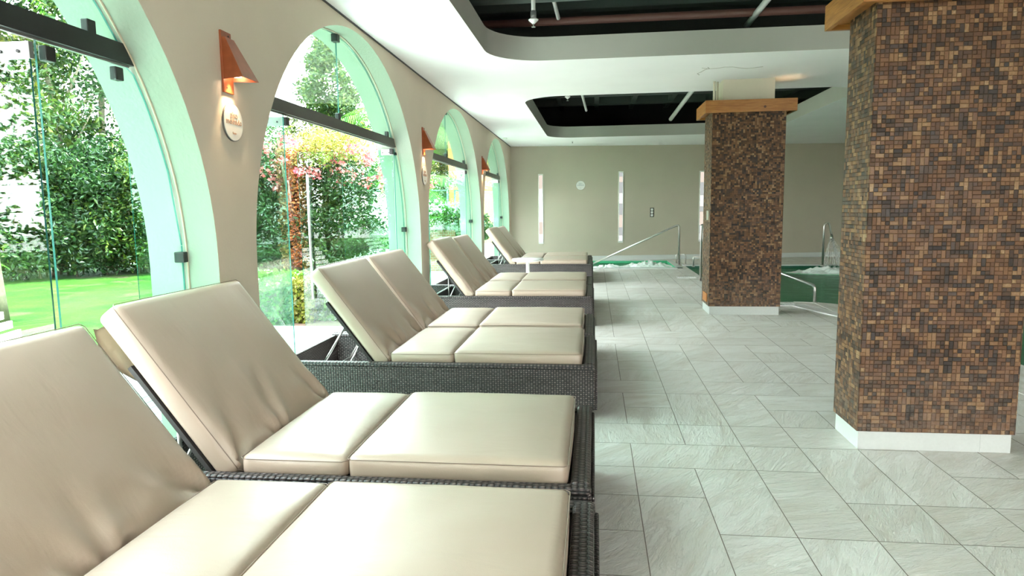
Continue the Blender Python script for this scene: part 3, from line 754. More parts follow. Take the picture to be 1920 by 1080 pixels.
LW = 1.165
def make_lounger(head=-2.38, W_=LW, fine=1.0, ct=(-2.03, 1.09), seed=1):
    r = empty('sun_lounger', (0, 0, 0))
    t = .055; zt = .378; zb = .055
    m = MB(); m.box((head, 0, zb), (-.0, t, zt), .012); m.build('side_rail', M['wicker'], r)
    m = MB(); m.box((head, W_-t, zb), (-.0, W_, zt), .012); m.build('side_rail', M['wicker'], r)
    m = MB(); m.box((-.085, t-.01, zb), (-.004, W_-t+.01, zt+.012), .014)
    m.box((-.012, .02, zb), (.014, W_-.02, zt-.03), .008)
    m.build('foot_panel', M['braid'], r)
    for ya in (-.004, W_-t-.004):
        m = MB(); m.box((head-.004, ya, zt-.03), (-.002, ya+t+.008, zt+.006), .015); m.build('rail_braid', M['braid'], r)
    m = MB(); m.box((head+.003, t-.01, zb+.05), (head+.05, W_-t+.01, zt-.004), .01); m.build('head_panel', M['wicker'], r)
    for (x, y) in ((-.05, .03), (-.05, W_-.03), (head+.06, .03), (head+.06, W_-.03)):
        m = MB(); m.lathe([(.02, 0), (.024, .01), (.024, .06)], 14, c=(x, y, 0)); m.build('foot', M['black'], r)
    m = MB(); m.box((-1.62, t-.01, .325), (-.08, W_-t+.01, .352)); m.box((-1.66, t-.01, .24), (-1.61, W_-t+.01, .352)); m.build('deck', M['inner'], r)
    cz = .354
    # cushions
    L1 = .935
    b, _ = grid_cushion(L1, W_-2*t-.01, .107, .028, .022, int(36*fine), int(36*fine), seed=seed)
    M4 = Matrix.Translation((-1.03, t+.005, cz)); o = mesh_from(b, 'leg_cushion', M['vinyl'], M4, r)
    m = MB(); m.tube([M4 @ p for p in piping_path(L1, W_-2*t-.01, .107, .028, .022)], .0019, 6); m.build('piping', M['piping'], o)
    L2 = .475
    b, _ = grid_cushion(L2, W_-2*t-.01, .096, .030, .030, int(26*fine), int(36*fine), seed=seed+3)
    M4 = Matrix.Translation((-1.035-L2, t+.005, cz)) ; o = mesh_from(b, 'seat_cushion', M['vinyl'], M4, r)
    m = MB(); m.tube([M4 @ p for p in piping_path(L2, W_-2*t-.01, .096, .030, .030)], .0019, 6); m.build('piping', M['piping'], o)
    # back: local x runs up the back, z towards the sitter
    hx, hz = -1.502, .385
    dx, dz = ct[0]-hx, ct[1]-hz; Lb = sqrt(dx*dx+dz*dz); ux = Vector((dx/Lb, 0, dz/Lb)); nz_ = Vector((dz/Lb, 0, -dx/Lb)); T = .115
    B = Matrix.Identity(4)
    org = Vector((hx, t+.005, hz))-nz_*(T)
    for i in range(3): B[i][0] = ux[i]; B[i][1] = (0, 1, 0)[i]; B[i][2] = nz_[i]; B[i][3] = org[i]
    b, _ = grid_cushion(Lb, W_-2*t-.01, T, .028, .022, int(44*fine), int(52*fine), wr=.055, seed=seed+7, pull=.02)
    bc = mesh_from(b, 'back_cushion', M['vinyl'], B, r)
    m = MB(); m.tube([B @ p for p in piping_path(Lb, W_-2*t-.01, T, .028, .022)], .0019, 6); m.build('piping', M['piping'], bc)
    # back panel: dark flat bars + woven sheet behind the cushion, reaching 3/4 of the way
    m = MB(); m.box((-.02, .0, -.022), (Lb*.72, .03, -.002)); m.box((-.02, W_-2*t-.04, -.022), (Lb*.72, W_-2*t-.01, -.002)); m.box((Lb*.72-.03, 0, -.022), (Lb*.72, W_-2*t-.01, -.002)); m.box((.02, .03, -.012), (Lb*.72-.03, W_-2*t-.04, -.004))
    o = m.build('back_support', M['inner'], r); o.data.transform(B)
    # prop rods
    for y in (.20, W_-.20):
        a = B @ Vector((Lb*.50, y-t, -.02)); m = MB(); m.tube([a, (head+.22, y, .20)], .009, 8); m.build('prop_rod', M['steel'], r)
        a = B @ Vector((Lb*.30, y-t, -.02)); m = MB(); m.tube([a, (-1.98, y, .13)], .008, 8); m.build('prop_rod', M['steel'], r)
    m = MB(); m.tube([(head+.22, .05, .20), (head+.22, W_-.05, .20)], .009, 8); m.build('cross_rod', M['steel'], r)
    return r
LG = 'taupe cushioned wicker sun loungers in a row along the arches'
pA = make_lounger(seed=2)
pB = make_lounger(head=-2.10, ct=(-2.045, 1.112), seed=9)
LL = [(pA, .005, 1.345, 1.0, 'taupe sun lounger in the lower left corner, closest to the viewer'),
      (pB, -.01, 2.60, 1.0, 'taupe wicker sun lounger second from the viewer, its back against the first arch pier'),
      (pA, .01, 4.715, 1.0, 'taupe wicker sun lounger third from the viewer, front one of the middle pair'),
      (pA, -.005, 5.90, 1.02, 'taupe wicker sun lounger fourth from the viewer, rear one of the middle pair'),
      (pB, -.015, 8.45, 1.08, 'fifth sun lounger from the viewer, front one of the pair before the round table'),
      (pA, -.025, 9.72, 1.08, 'sixth sun lounger from the viewer, just in front of the round white table'),
      (pB, -.035, 13.32, 1.04, 'seventh sun lounger, just behind the round white table'),
      (pA, -.05, 14.55, 1.04, 'farthest sun lounger, nearest the back wall and whirlpool')]
first = set()
for src, x, y, sy, lab in LL:
    if src.name in first: o = copy_tree(src)
    else: first.add(src.name); o = src
    o.location = (x, y, 0); o.scale = (1, sy, .98 if y < 2 else 1); tag(o, lab, 'sun lounger', LG)
    if y == 2.60: L2o = o
# loose fabric flap hanging behind the top of lounger two
m = MB()
pts = []
for i in range(9):
    for j in range(7):
        pass
o = None
b = bmesh.new(); g = {}
for i in range(15):
    for j in range(11):
        s_ = i/14; q = j/10
        x = -2.15+.20*s_; z = 1.0-.25*s_; y = .062+q*.35
        off = .035*sin(pi*s_)*(1-q*.4)+.010*sin(q*19+s_*5)
        g[i, j] = b.verts.new((x-off*.8, y, z-off*.8))
for i in range(14):
    for j in range(10): f = b.faces.new((g[i, j], g[i+1, j], g[i+1, j+1], g[i, j+1])); f.smooth = True
bmesh.ops.solidify(b, geom=b.faces[:], thickness=.003)
fl = mesh_from(b, 'hanging_strap_flap', M['vinyl'], Matrix.Identity(4), L2o)

# ------------------------------------------------------------------ side table
o = empty('side_table', (-1.2, 12.25, 0), label='small round white pedestal table between the sixth and seventh loungers', cat='table')
m = MB(); m.lathe([(.27, .535), (.285, .545), (.288, .56), (.280, .575), (.02, .577)], 40); m.build('table_top', M['white'], o)
m = MB(); m.lathe([(.036, .02), (.033, .1), (.033, .535)], 18); m.build('pole', M['white'], o)
m = MB(); m.lathe([(.20, 0), (.20, .012), (.08, .03), (.036, .04)], 30); m.build('base', M['white'], o)

# ------------------------------------------------------------------ sconces and signs on the piers
def sconce(s, z, lab, k=1.12):
    """origin on wall face at the back plate centre bottom; local x into the room"""
    o = empty('wall_sconce', Mw @ Vector((0, s, z)), WA, label=lab, cat='wall lamp', group='rust coloured wall sconces')
    o.scale = (k, k, k)
    m = MB(); m.box((0, -.05, 0), (.012, .05, .31), .002); bp = m.build('back_plate', M['corten'], o)
    for (yy, zz) in ((-.02, .025), (.02, .29)):
        m = MB(); m.lathe([(.004, 0), (.004, .002)], 8, M4=Matrix.Rotation(pi/2, 4, 'Y'), c=(.012, yy, zz)); m.build('screw', M['black'], bp)
    # shade: wedge, open below
    w2, w3, t = .045, .085, .003
    zt, zb = .275, .065; xo = .135
    A = [(.012, -w2, zt), (.025, -w2, zt), (xo, -w3, zb), (.012, -w2, zb)]
    m = MB()
    for s_ in (-1, 1):
        m.quad([(.012, s_*w2, zt), (.03, s_*w2, zt), (xo, s_*w3, zb), (.012, s_*w2*1.1, zb)])
        m.quad([(.012, s_*(w2-t), zt-t), (.03, s_*(w2-t), zt-t), (xo-t, s_*(w3-t), zb), (.012, s_*(w2*1.1-t), zb)])
    m.quad([(.03, -w2, zt), (.03, w2, zt), (xo, w3, zb), (xo, -w3, zb)])
    m.quad([(.03, -w2+t, zt-t), (.03, w2-t, zt-t), (xo-t, w3-t, zb), (xo-t, -w3+t, zb)])
    m.quad([(.012, -w2, zt), (.012, w2, zt), (.03, w2, zt), (.03, -w2, zt)])
    m.build('shade', M['corten'], o)
    m = MB(); m.lathe([(.022, .08), (.022, .12)], 16, c=(.06, 0, 0)); m.build('bulb', M['bulb'], o)
    l = bpy.data.lights.new('sconce_beam', 'SPOT'); l.energy = 4; l.color = (1, .74, .42); l.spot_size = radians(75); l.spot_blend = .8; l.shadow_soft_size = .015
    lo = bpy.data.objects.new('sconce_beam', l); COL.objects.link(lo); lo.parent = o; lo.location = (.045, 0, .075); lo.rotation_euler = (0, radians(8), 0)
    return o
sconce(-.165, 2.185, 'rust coloured wedge wall sconce on the first pier, nearest the viewer')
sconce(4.64, 2.185, 'rust coloured wedge wall sconce between the second and third arches')
sconce(9.60, 2.185, 'rust coloured wedge wall sconce between third and fourth arches, the farthest')
def sign(M4, lab, R=.105, detail=True):
    o = bpy.data.objects.new('round_sign', None); COL.objects.link(o); o.matrix_world = M4; o.empty_display_size = .1
    tag(o, lab, 'sign', 'round wet floor signs')
    # local: z out of wall, x right (seen from room), y up
    m = MB(); m.lathe([(R*1.03, 0), (R*1.03, .010)], 40); m.build('rim', M['signrim'], o)
    m = MB(); m.lathe([(R, .010), (R*.985, .014)], 40); m.build('face', M['signface'], o)
    mt = M['brownletter'] if detail else M['greyletter']
    text_mesh('lettering', 'piso\nmolhado', .050*R/.105, mt, o, Matrix.Translation((0, .022*R/.105, .0145)), .0006)
    text_mesh('small_logo', 'Suspe', .018*R/.105, mt, o, Matrix.Translation((0, -.062*R/.105, .0145)) @ Matrix.Shear('XZ', 4, (.0, .0)), .0003)
    return o
# wall frame: x right as seen from the room = +s direction
def wall_frame(s, z):
    p = WP(s, z); xa = Ud; ya = Vector((0, 0, 1)); za = -Nd
    F = Matrix.Identity(4)
    for i in range(3): F[i][0] = xa[i]; F[i][1] = ya[i]; F[i][2] = za[i]; F[i][3] = p[i]
    return F
for s, z, lab in ((-.135, 2.022, 'round white wet floor sign below the nearest wall sconce'), (4.64, 1.93, 'round white wet floor sign below the second wall sconce')):
    sign(wall_frame(s, z), lab, .107 if s < 0 else .12)
def back_frame(x, z, off=0.0):
    # point of the back wall with world x
    tt = (x-BA.x)/bd.x; p = BA+bd*tt+bn*off; p.z = z
    F = Matrix.Identity(4); ya = (0, 0, 1)
    for i in range(3): F[i][0] = bd[i]; F[i][1] = ya[i]; F[i][2] = bn[i]; F[i][3] = p[i]
    return F
sign(back_frame(-.375, 2.09), 'round white sign on the back wall between two light slits', .125, False)
for i, (x, z0, z1, lab) in enumerate(((-1.47, .49, 2.41, 'tall narrow lit slit on the back wall, the leftmost'), (.735, .49, 2.46, 'tall narrow lit slit in the middle of the back wall'), (2.98, .48, 2.45, 'tall narrow lit slit on the back wall just left of the mosaic pillar'))):
    o = bpy.data.objects.new('light_slit', None); COL.objects.link(o); o.matrix_world = back_frame(x, (z0+z1)/2); tag(o, lab, 'wall light', 'lit slits in the back wall')
    h = (z1-z0)/2; w_ = .068
    m = MB(); m.box((-w_, -h, 0), (-w_+.018, h, .02)); m.box((w_-.018, -h, 0), (w_, h, .02)); m.box((-w_, h-.03, 0), (w_, h, .02)); m.box((-w_, -h, 0), (w_, -h+.05, .02)); m.build('frame', M['white'], o)
    cuts = [[0, .04, .12, .3, .48, .62, .8, 1], [0, .08, .2, .38, .55, .7, .86, .94, 1], [0, .1, .22, .42, .5, .66, .85, 1]][i]
    seq = ['slit', 'slit2', 'slit3', 'slit2', 'slit', 'slit2', 'slit3', 'slit2']
    if i == 0: seq = ['slit', 'slit', 'slit3', 'slit', 'slit', 'slit', 'slit3', 'slit']
    for j in range(len(cuts)-1):
        a = -h+.05+cuts[j]*(2*h-.08); b_ = -h+.05+cuts[j+1]*(2*h-.08)
        m = MB(); m.box((-w_+.018, a, .002), (w_-.018, b_-.004, .010)); m.build('glass_segment', M[seq[j]], o)
o = bpy.data.objects.new('push_button_switch', None); COL.objects.link(o); o.matrix_world = back_frame(1.60, 1.32); tag(o, 'small vertical panel of three white buttons on the back wall', 'switch')
m = MB(); m.box((-.055, -.13, 0), (.055, .13, .012), .004); m.build('plate', M['signrim'], o)
for zz in (-.078, 0, .078):
    m = MB(); m.lathe([(.033, .012), (.03, .02)], 16, c=(0, zz, 0)); m.build('button', M['white'], o)

# ------------------------------------------------------------------ pools
def basin(nm, poly, depth, mat):
    m = MB()
    for i in range(len(poly)):
        a, b_ = poly[i], poly[(i+1) % len(poly)]
        m.quad([(a[0], a[1], .004), (b_[0], b_[1], .004), (b_[0], b_[1], -depth), (a[0], a[1], -depth)])
    m.b.faces.new([m.b.verts.new((p[0], p[1], -depth)) for p in poly])
    o = m.build(nm, mat); tag(o, kind='structure'); return o
x0, x1, y0, y1 = SPA
spoly = [(x0, y0), (x1, y0), (x1, y1), (x0, y1)]
basin('trim_50', spoly, .9, M['spabasin'])
def arc(cx, cy, r, a0, a1, n=8): return [(cx+r*cos(radians(a0+(a1-a0)*i/n)), cy+r*sin(radians(a0+(a1-a0)*i/n))) for i in range(n+1)]
ppoly = [(POOL_X1, POOL_YN), (POOL_X2-.3, POOL_YN)]+[(POOL_X2, POOL_YN-.3)]+[(POOL_X2, 5.5), (9.0, 5.5), (9.0, 17.2), (POOL_X1, 17.2)]
basin('trim_51', [(POOL_X1, POOL_YN), (POOL_X2, POOL_YN), (POOL_X2, 5.5), (9.0, 5.5), (9.0, 17.2), (POOL_X1, 17.2)], 1.3, M['basin'])
def water(nm, poly, z, lab):
    m = MB(); m.b.faces.new([m.b.verts.new((p[0], p[1], z)) for p in poly]); o = m.build(nm, M['water']); tag(o, lab, 'water', kind='stuff'); return o
water('spa_water', [(x0+.01, y0+.01), (x1-.01, y0+.01), (x1-.01, y1-.01), (x0+.01, y1-.01)], -.05, 'green water of the small whirlpool by the back wall')
water('pool_water', [(POOL_X1+.01, POOL_YN+.01), (POOL_X2+.01, POOL_YN+.01), (POOL_X2+.01, 5.51), (8.99, 5.51), (8.99, 17.19), (POOL_X1+.01, 17.19)], -.05, 'dark green water of the big pool behind the pillars')
# copings
def strip(pts, wd, z, mat, nm, th=.012):
    m = MB()
    for (a, b_) in zip(pts[:-1], pts[1:]):
        a, b_ = Vector(a), Vector(b_); d = (b_-a).normalized(); q = Vector((-d.y, d.x))*wd/2
        m.prism([tuple(a-q-d*wd/2*0), tuple(b_-q), tuple(b_+q), tuple(a+q)], 'z', z-th, z)
    o = m.build(nm, mat); tag(o, kind='structure'); return o
strip([(x0, y0-.07), (x1+.14, y0-.07)], .14, .012, M['baseboard'], 'trim_52')
strip([(x1+.07, y0-.14), (x1+.07, y1+.1)], .14, .012, M['baseboard'], 'trim_53')
strip([(.25, y1+.05), (x1+.1, y1+.05)], .10, .012, M['baseboard'], 'trim_54')
strip([(2.2, 17.3), (9, 17.3)], .2, .03, M['baseboard'], 'trim_55', .03)
# curved coping of the big pool near corner
m = MB()
ptsi = [(POOL_X1-.02, POOL_YN+.02), (3.05, POOL_YN+.0)]+arc(3.05, POOL_YN-.75, .75, 90, 10)[1:]+[(3.83, 9.9), (3.9, 9.0), (3.9, 5.5)]
m2 = [(p[0], p[1]) for p in ptsi]
poly = m2+[(POOL_X2-.02, 5.5), (POOL_X2-.02, POOL_YN-.02), (POOL_X1-.02, POOL_YN-.02)]
m.prism(ptsi[1:]+[(POOL_X2-.1, 5.5), (POOL_X2-.1, POOL_YN-.1)], 'z', -.06, .006)
o = m.build('trim_56', M['tile']); tag(o, kind='structure')
# gratings
def grate(a, b_, wd, nm, lab):
    a, b_ = Vector(a), Vector(b_); L = (b_-a).length; ang = atan2((b_-a).y, (b_-a).x)
    g = empty(nm, (a.x, a.y, 0), ang, label=lab, cat='drain grate', group='white overflow grates around the pools')
    m = MB(); m.box((0, -wd/2, .0), (L, -wd/2+.015, .016)); m.box((0, wd/2-.015, .0), (L, wd/2, .016)); m.build('frame', M['white'], g)
    m = MB(); k = int(L/.04)
    for i in range(k): m.box((i*.04, -wd/2+.012, .004), (i*.04+.024, wd/2-.012, .014))
    m.build('slats', M['white'], g); return g
grate((-.1, y0-.25), (x1, y0-.25), .16, 'drain_grate', 'white slotted overflow grate in front of the whirlpool')
grate((2.55, POOL_YN-.35), (3.0, POOL_YN-.35), .2, 'drain_grate', 'white slotted grate at the pool edge right of the farther pillar')
grate((3.0, POOL_YN-.40), (3.55, 8.6), .22, 'drain_grate', 'pale grate strip running toward the viewer beside the big pool')
grate((1.72, 14.4), (2.1, 14.4), .2, 'drain_grate', 'short white grate left of the farther pillar near a handrail')
# foam and jets
def foam(pos, lab, nm='bubbling_foam', n=60, sx_=.5, sy_=.25, hz=.14, seed=1):
    m = MB(); g = {}
    for i in range(n+1):
        for j in range(n+1):
            a = (i/n*2-1); b_ = (j/n*2-1); q = math.exp(-(a*a+b_*b_)*2.6)
            v = Vector((a*6+seed, b_*6, 0)); t = noise.fractal(v, .7, 2.1, 5)
            z = -.075+q*(.05+hz*max(0, .35+t))+.02*abs(noise.noise(v*5))
            g[i, j] = (a*sx_*1.5, b_*sy_*1.5, z)
    for i in range(n):
        for j in range(n):
            qd = [g[i, j], g[i+1, j], g[i+1, j+1], g[i, j+1]]
            if max(p[2] for p in qd) > -.055: m.quad(qd)
    bmesh.ops.remove_doubles(m.b, verts=m.b.verts[:], dist=.0005)
    o = m.build(nm, M['foam'], smooth=True, loc=(pos[0], pos[1], 0)); tag(o, lab, 'foam', kind='stuff'); return o
foam((1.35, 17.7), 'white foam bubbling up on the right side of the whirlpool', sx_=.6, sy_=.35, hz=.13, seed=3)
foam((.35, 17.3), 'low white foam patch at the left of the whirlpool', sx_=.5, sy_=.3, hz=.07, seed=5)
foam((5.5, 16.0), 'white foam under the cascade spout in the big pool', sx_=.95, sy_=.4, hz=.14, seed=8)
# handrails
def rail(nm, pts, r_, lab, flanges=()):
    o = empty(nm, (pts[0][0], pts[0][1], 0), label=lab, cat='handrail', group='steel pool handrails')
    org = Vector((pts[0][0], pts[0][1], 0))
    m = MB(); m.tube([Vector(p)-org for p in pts], r_, 12); m.build('tube', M['steel'], o)
    for f in flanges:
        m = MB(); m.lathe([(r_*2.2, 0), (r_*2.2, .008), (r_*1.1, .014)], 18, c=(f[0]-org.x, f[1]-org.y, 0)); m.build('flange', M['steel'], o)
    return o
def bend(a, b_, c_, r_=.08, n=6):
    a, b_, c_ = Vector(a), Vector(b_), Vector(c_); p = b_+(a-b_).normalized()*r_; q = b_+(c_-b_).normalized()*r_
    return [tuple((1-t)**2*p+2*t*(1-t)*b_+t*t*q) for t in [i/n for i in range(n+1)]]
a, b_, c_ = (2.14, 17.5, .0), (2.12, 17.5, 1.03), (-.25, 17.5, -.06)
rail('pool_handrail', [a]+bend(a, b_, c_)+[c_], .024, 'long steel handrail sloping down into the whirlpool', [a])
a, b_, c_ = (3.335, 10.70, 0), (3.335, 10.70, .26), (2.35, 11.6, .64)
rail('pool_handrail', [a]+bend(a, b_, c_, .06)+[c_, (2.35, 11.6, -.3)], .024, 'steel handrail entering the big pool right of the farther pillar', [a])
a, b_, c_ = (2.10, 13.76, 0), (2.10, 13.76, 1.13), (2.9, 13.9, .55)
rail('pool_handrail', [a]+bend(a, b_, c_, .06)+[c_, (2.9, 13.9, -.3)], .024, 'steel handrail standing just left of the farther mosaic pillar', [a])
for (x, y, lab) in ((2.13, 18.0, 'small low steel grab loop at the far corner of the whirlpool'), (2.42, 17.0, 'small low steel grab loop at the near corner of the whirlpool')):
    rail('grab_loop', [(x, y, 0), (x, y, .22), (x+.03, y, .25), (x+.17, y-.25, .25), (x+.2, y-.25, .22), (x+.2, y-.25, 0)], .017, lab, [(x, y, 0), (x+.2, y-.25, 0)])
# gooseneck cascade
o = empty('cascade_spout', (5.45, 17.0, 0), label='steel gooseneck spout pouring water into the big pool', cat='spout')
pts = [(0, 0, .03), (0, 0, .93)]+[(.07-.07*cos(radians(t)), 0, .93+.11*sin(radians(t))) for t in range(15, 150, 15)]+[(.17, 0, .80), (.18, 0, .74)]
m = MB(); m.tube(pts, .026, 12); m.build('pipe', M['steel'], o)
m = MB(); m.lathe([(.026, .76), (.045, .68), (.045, .67)], 16, c=(.185, 0, 0)); m.build('nozzle', M['steel'], o)
m = MB(); m.lathe([(.055, 0), (.055, .03)], 16); m.build('flange', M['steel'], o)
m = MB(); rnd = random.Random(2)
for i in range(60):
    a = rnd.uniform(0, 2*pi); q = rnd.random(); dx = cos(a)*q; dy = sin(a)*q
    m.tube([(5.635+dx*.04, 17+dy*.04, .67), (5.66+dx*.16, 16.9+dy*.12, .45), (5.72+dx*.30, 16.8+dy*.2, .18), (5.76+dx*.42, 16.7+dy*.28, -.05)], [.004, .004, .005, .005], 5)
o = m.build('water_cascade', M['spray']); tag(o, 'spray of water falling from the gooseneck spout', 'water', kind='stuff')

# ------------------------------------------------------------------ outside
m = MB(); m.box((-4.75, -14, -.12), (-2.62, 30, -.001)); m.box((-2.62, -14, -.12), (-2.13, 18.9, -.004)); o = m.build('terrace', M['terrace']); tag(o, kind='structure')
m = MB(); m.box((-7.2, -6, -.02), (-3.1, 6.3, .012)); o = m.build('timber_deck', M['deck']); tag(o, kind='structure')
m = MB(); m.quad([(-80, -40, -.06), (40, -40, -.06), (40, 90, -.06), (-80, 90, -.06)]); o = m.build('road_ground', M['road']); tag(o, kind='structure')
m = MB(); nn_ = 40
pl = [(-60, -20), (-4.72, -20), (-4.72, 19), (-8.0, 20.5), (-14.5, 18.6), (-20, 16.2), (-60, 8)]
m.b.faces.new([m.b.verts.new((p[0], p[1], -.03)) for p in pl]); o = m.build('lawn', M['grass']); tag(o, kind='structure')
m = MB(); m.b.faces.new([m.b.verts.new((p[0], p[1], -.035)) for p in [(-30, 26), (-4.7, 26), (-4.7, 60), (-30, 60)]]); o = m.build('far_lawn', M['grass']); tag(o, kind='structure')
# concrete edging behind lawn
m = MB(); m.box((-9.4, 18.6, -.05), (-6.2, 18.75, .06)); o = m.build('path_edging', M['terrace']); tag(o, kind='structure')

def leaf_cloud(nleaf, fn, size, seed, aspect=.5):
    rnd = random.Random(seed); verts = []; faces = []
    for i in range(nleaf):
        p = fn(rnd)
        if p is None: continue
        p = Vector(p)
        d = Vector((rnd.gauss(0, 1), rnd.gauss(0, 1), rnd.gauss(0, .8)-.2)).normalized()
        q = d.cross(Vector((rnd.gauss(0, 1), rnd.gauss(0, 1), rnd.gauss(0, 1)))).normalized()
        L = size*rnd.uniform(.6, 1.3); W_ = L*aspect*.5; nrm = d.cross(q)*L*.12
        k = len(verts)
        verts += [p, p+d*L*.5+q*W_+nrm, p+d*L, p+d*L*.5-q*W_+nrm]
        faces += [(k, k+1, k+2), (k, k+2, k+3)]
    return verts, faces
def mesh_vf(name, vf, mat):
    me = bpy.data.meshes.new(name); me.from_pydata([tuple(v) for v in vf[0]], [], vf[1]); me.materials.append(mat); return me
def add(me, name, parent=None, loc=(0, 0, 0), rz=0, sc=(1, 1, 1)):
    o = bpy.data.objects.new(name, me); COL.objects.link(o); o.location = loc; o.rotation_euler.z = rz; o.scale = sc
    if parent: o.parent = parent
    return o
def clumps(n, fn, rad, seed):
    rnd = random.Random(seed); cs = [(Vector(fn(rnd)), rad*rnd.uniform(.6, 1.3)) for _ in range(n)]
    def f(r):
        c, q = r.choice(cs); v = Vector((r.gauss(0, 1), r.gauss(0, 1), r.gauss(0, 1))).normalized()*q*r.random()**.4
        return c+v
    return f
def column_fn(rx, ry, z0, z1):
    def f(r):
        z = r.uniform(z0, z1); k = 1-.35*((z-z0)/(z1-z0))**2
        a = r.uniform(0, 2*pi); q = sqrt(r.random()); return (rx*q*cos(a)*k, ry*q*sin(a)*k, z)
    return f
def trunk_mesh(h, r_, seed, lean=.3, br=6):
    rnd = random.Random(seed); m = MB(); pts = [Vector((lean*(i/8)**2*sin(seed), .2*sin(i), h*i/8)) for i in range(9)]
    pts[0] = Vector((0, 0, -.05))
    m.tube(pts, [r_*(1-.07*i) for i in range(9)], 8)
    for i in range(br):
        p = pts[rnd.randint(2, 7)]; d = Vector((rnd.uniform(-1, 1), rnd.uniform(-1, 1), rnd.uniform(.5, 1.4))).normalized()
        m.tube([p, p+d*h*.15, p+d*h*.3+Vector((0, 0, .2))], [r_*.4, r_*.25, r_*.1], 6)
    return m
tall = [mesh_vf('foliage', leaf_cloud(11500, clumps(120, lambda r: (lambda z: (r.gauss(0, .95), r.gauss(0, .7), z))(.9+7.7*r.random()**1.35), .52, s), .15, s), M['leaf'] if s % 2 else M['leafdark']) for s in (1, 2, 3, 4)]
low = [mesh_vf('foliage', leaf_cloud(9000, clumps(90, column_fn(1.2, .9, .35, 2.9), .38, s), .13, s), M['leafdark'] if s != 11 else M['leaf']) for s in (11, 12, 13)]
blos = [mesh_vf('blossoms', leaf_cloud(1500, clumps(60, lambda r: (r.gauss(0, .9), r.gauss(0, .7), r.uniform(2.1, 3.2)), .16, s), .10, s+50, .9), M['petalpink']) for s in (21, 22)]
TG = 'garden trees screening the lawn'
spots = [(-15.04, 14.65, ''), (-15.41, 16.4, ''), (-13.97, 16.35, ''), (-13.74, 17.82, ''), (-12.53, 18.08, '')]
tl = ['tall leafy tree beyond the lawn at the left picture edge', 'tall leafy tree beyond the lawn, left part of the nearest arch', 'tall leafy tree beyond the lawn, behind the open glass door edge', 'tall leafy tree beyond the lawn, middle of the nearest arch', 'tall leafy tree beyond the lawn, right part of the nearest arch', 'tall leafy tree beyond the lawn, half hidden by the first pier']
for i, (x, y, _) in enumerate(spots):
    o = empty('garden_tree', (x, y, 0), i*1.3, label=tl[i], cat='tree', group=TG)
    add(tall[i % 4], 'foliage', o, sc=(1, 1, .95+.12*(i % 3)))
    trunk_mesh(6.5, .13, i+1).build('trunk', M['bark'], o)
for i, (x, y) in enumerate(((-9.5, -3.0), (-8.6, -6.4), (-7.4, -9.6), (-5.6, -12.2), (-2.6, -13.6), (-12.5, .5), (-13.0, -5))):  # unseen trees added to darken what the door glass reflects
    o = empty('garden_tree', (x, y, 0), i*1.7, label='leafy tree added behind the viewpoint to darken reflections in the open glass doors, '+['nearest of them', 'second nearest', 'third nearest', 'fourth nearest', 'closest to the building', 'farthest out beside the lawn', 'farthest out behind the others'][i], cat='tree', group='trees added behind the viewpoint')
    add(tall[(i+1) % 4], 'foliage', o, sc=(1.1, 1.1, 1)); trunk_mesh(6.5, .13, i+1).build('trunk', M['bark'], o)
SHR = [(-13.84, 13.74), (-14.05, 14.65), (-13.13, 14.41), (-13.2, 15.29), (-12.4, 15.18), (-12.39, 16.08), (-11.55, 15.83), (-11.46, 16.64)]
# leafy undergrowth screen
for i, (x, y) in enumerate(SHR):
    o = empty('garden_shrub', (x, y+.2, 0), i*.9, label=f'dark leafy shrub under the tall trees, {["first","second","third","fourth","fifth","sixth","seventh","eighth","ninth"][i]} from the left', cat='shrub', group='undergrowth shrubs below the tall trees')
    add(low[i % 3], 'foliage', o, sc=(1, 1, .9+.1*(i % 3)))
    m = MB(); rnd = random.Random(i)
    for k in range(5): m.tube([(rnd.uniform(-.4, .4), rnd.uniform(-.3, .3), -.05), (rnd.uniform(-.7, .7), rnd.uniform(-.4, .4), 1.6)], [.03, .012], 5)
    m.build('stems', M['bark'], o)
for i, (x, y, sc_) in enumerate(((-8.95, 17.38, 1.0), (-8.25, 17.0, 1.0), (-7.42, 17.6, 1.0), (-6.6, 17.0, .95))):
    o = empty('flowering_shrub', (x, y, 0), i*1.1, label=['pink flowering shrub at the left edge of the second arch', 'pink flowering shrub seen through the folded door at left of second arch', 'pink flowering shrub in the middle of the second arch', 'pink flowering shrub right of the door handle in second arch'][i], cat='shrub', group='pink flowering shrubs beyond the second arch')
    add(low[(i+1) % 3], 'foliage', o, sc=(1, 1, sc_))
    add(blos[i % 2], 'blossoms', o, sc=(1, 1, sc_))
    m = MB(); rnd = random.Random(i+40)
    for k in range(5): m.tube([(rnd.uniform(-.3, .3), rnd.uniform(-.3, .3), -.05), (rnd.uniform(-.6, .6), rnd.uniform(-.4, .4), 1.5)], [.03, .012], 5)
    m.build('stems', M['bark'], o)
o = empty('garden_tree', (-10.25, 20.6, 0), 2.0, label='short green tree seen at the upper left of the second arch', cat='tree', group=TG)
add(tall[0], 'foliage', o, sc=(.75, .75, .50)); trunk_mesh(3, .1, 4).build('trunk', M['bark'], o)
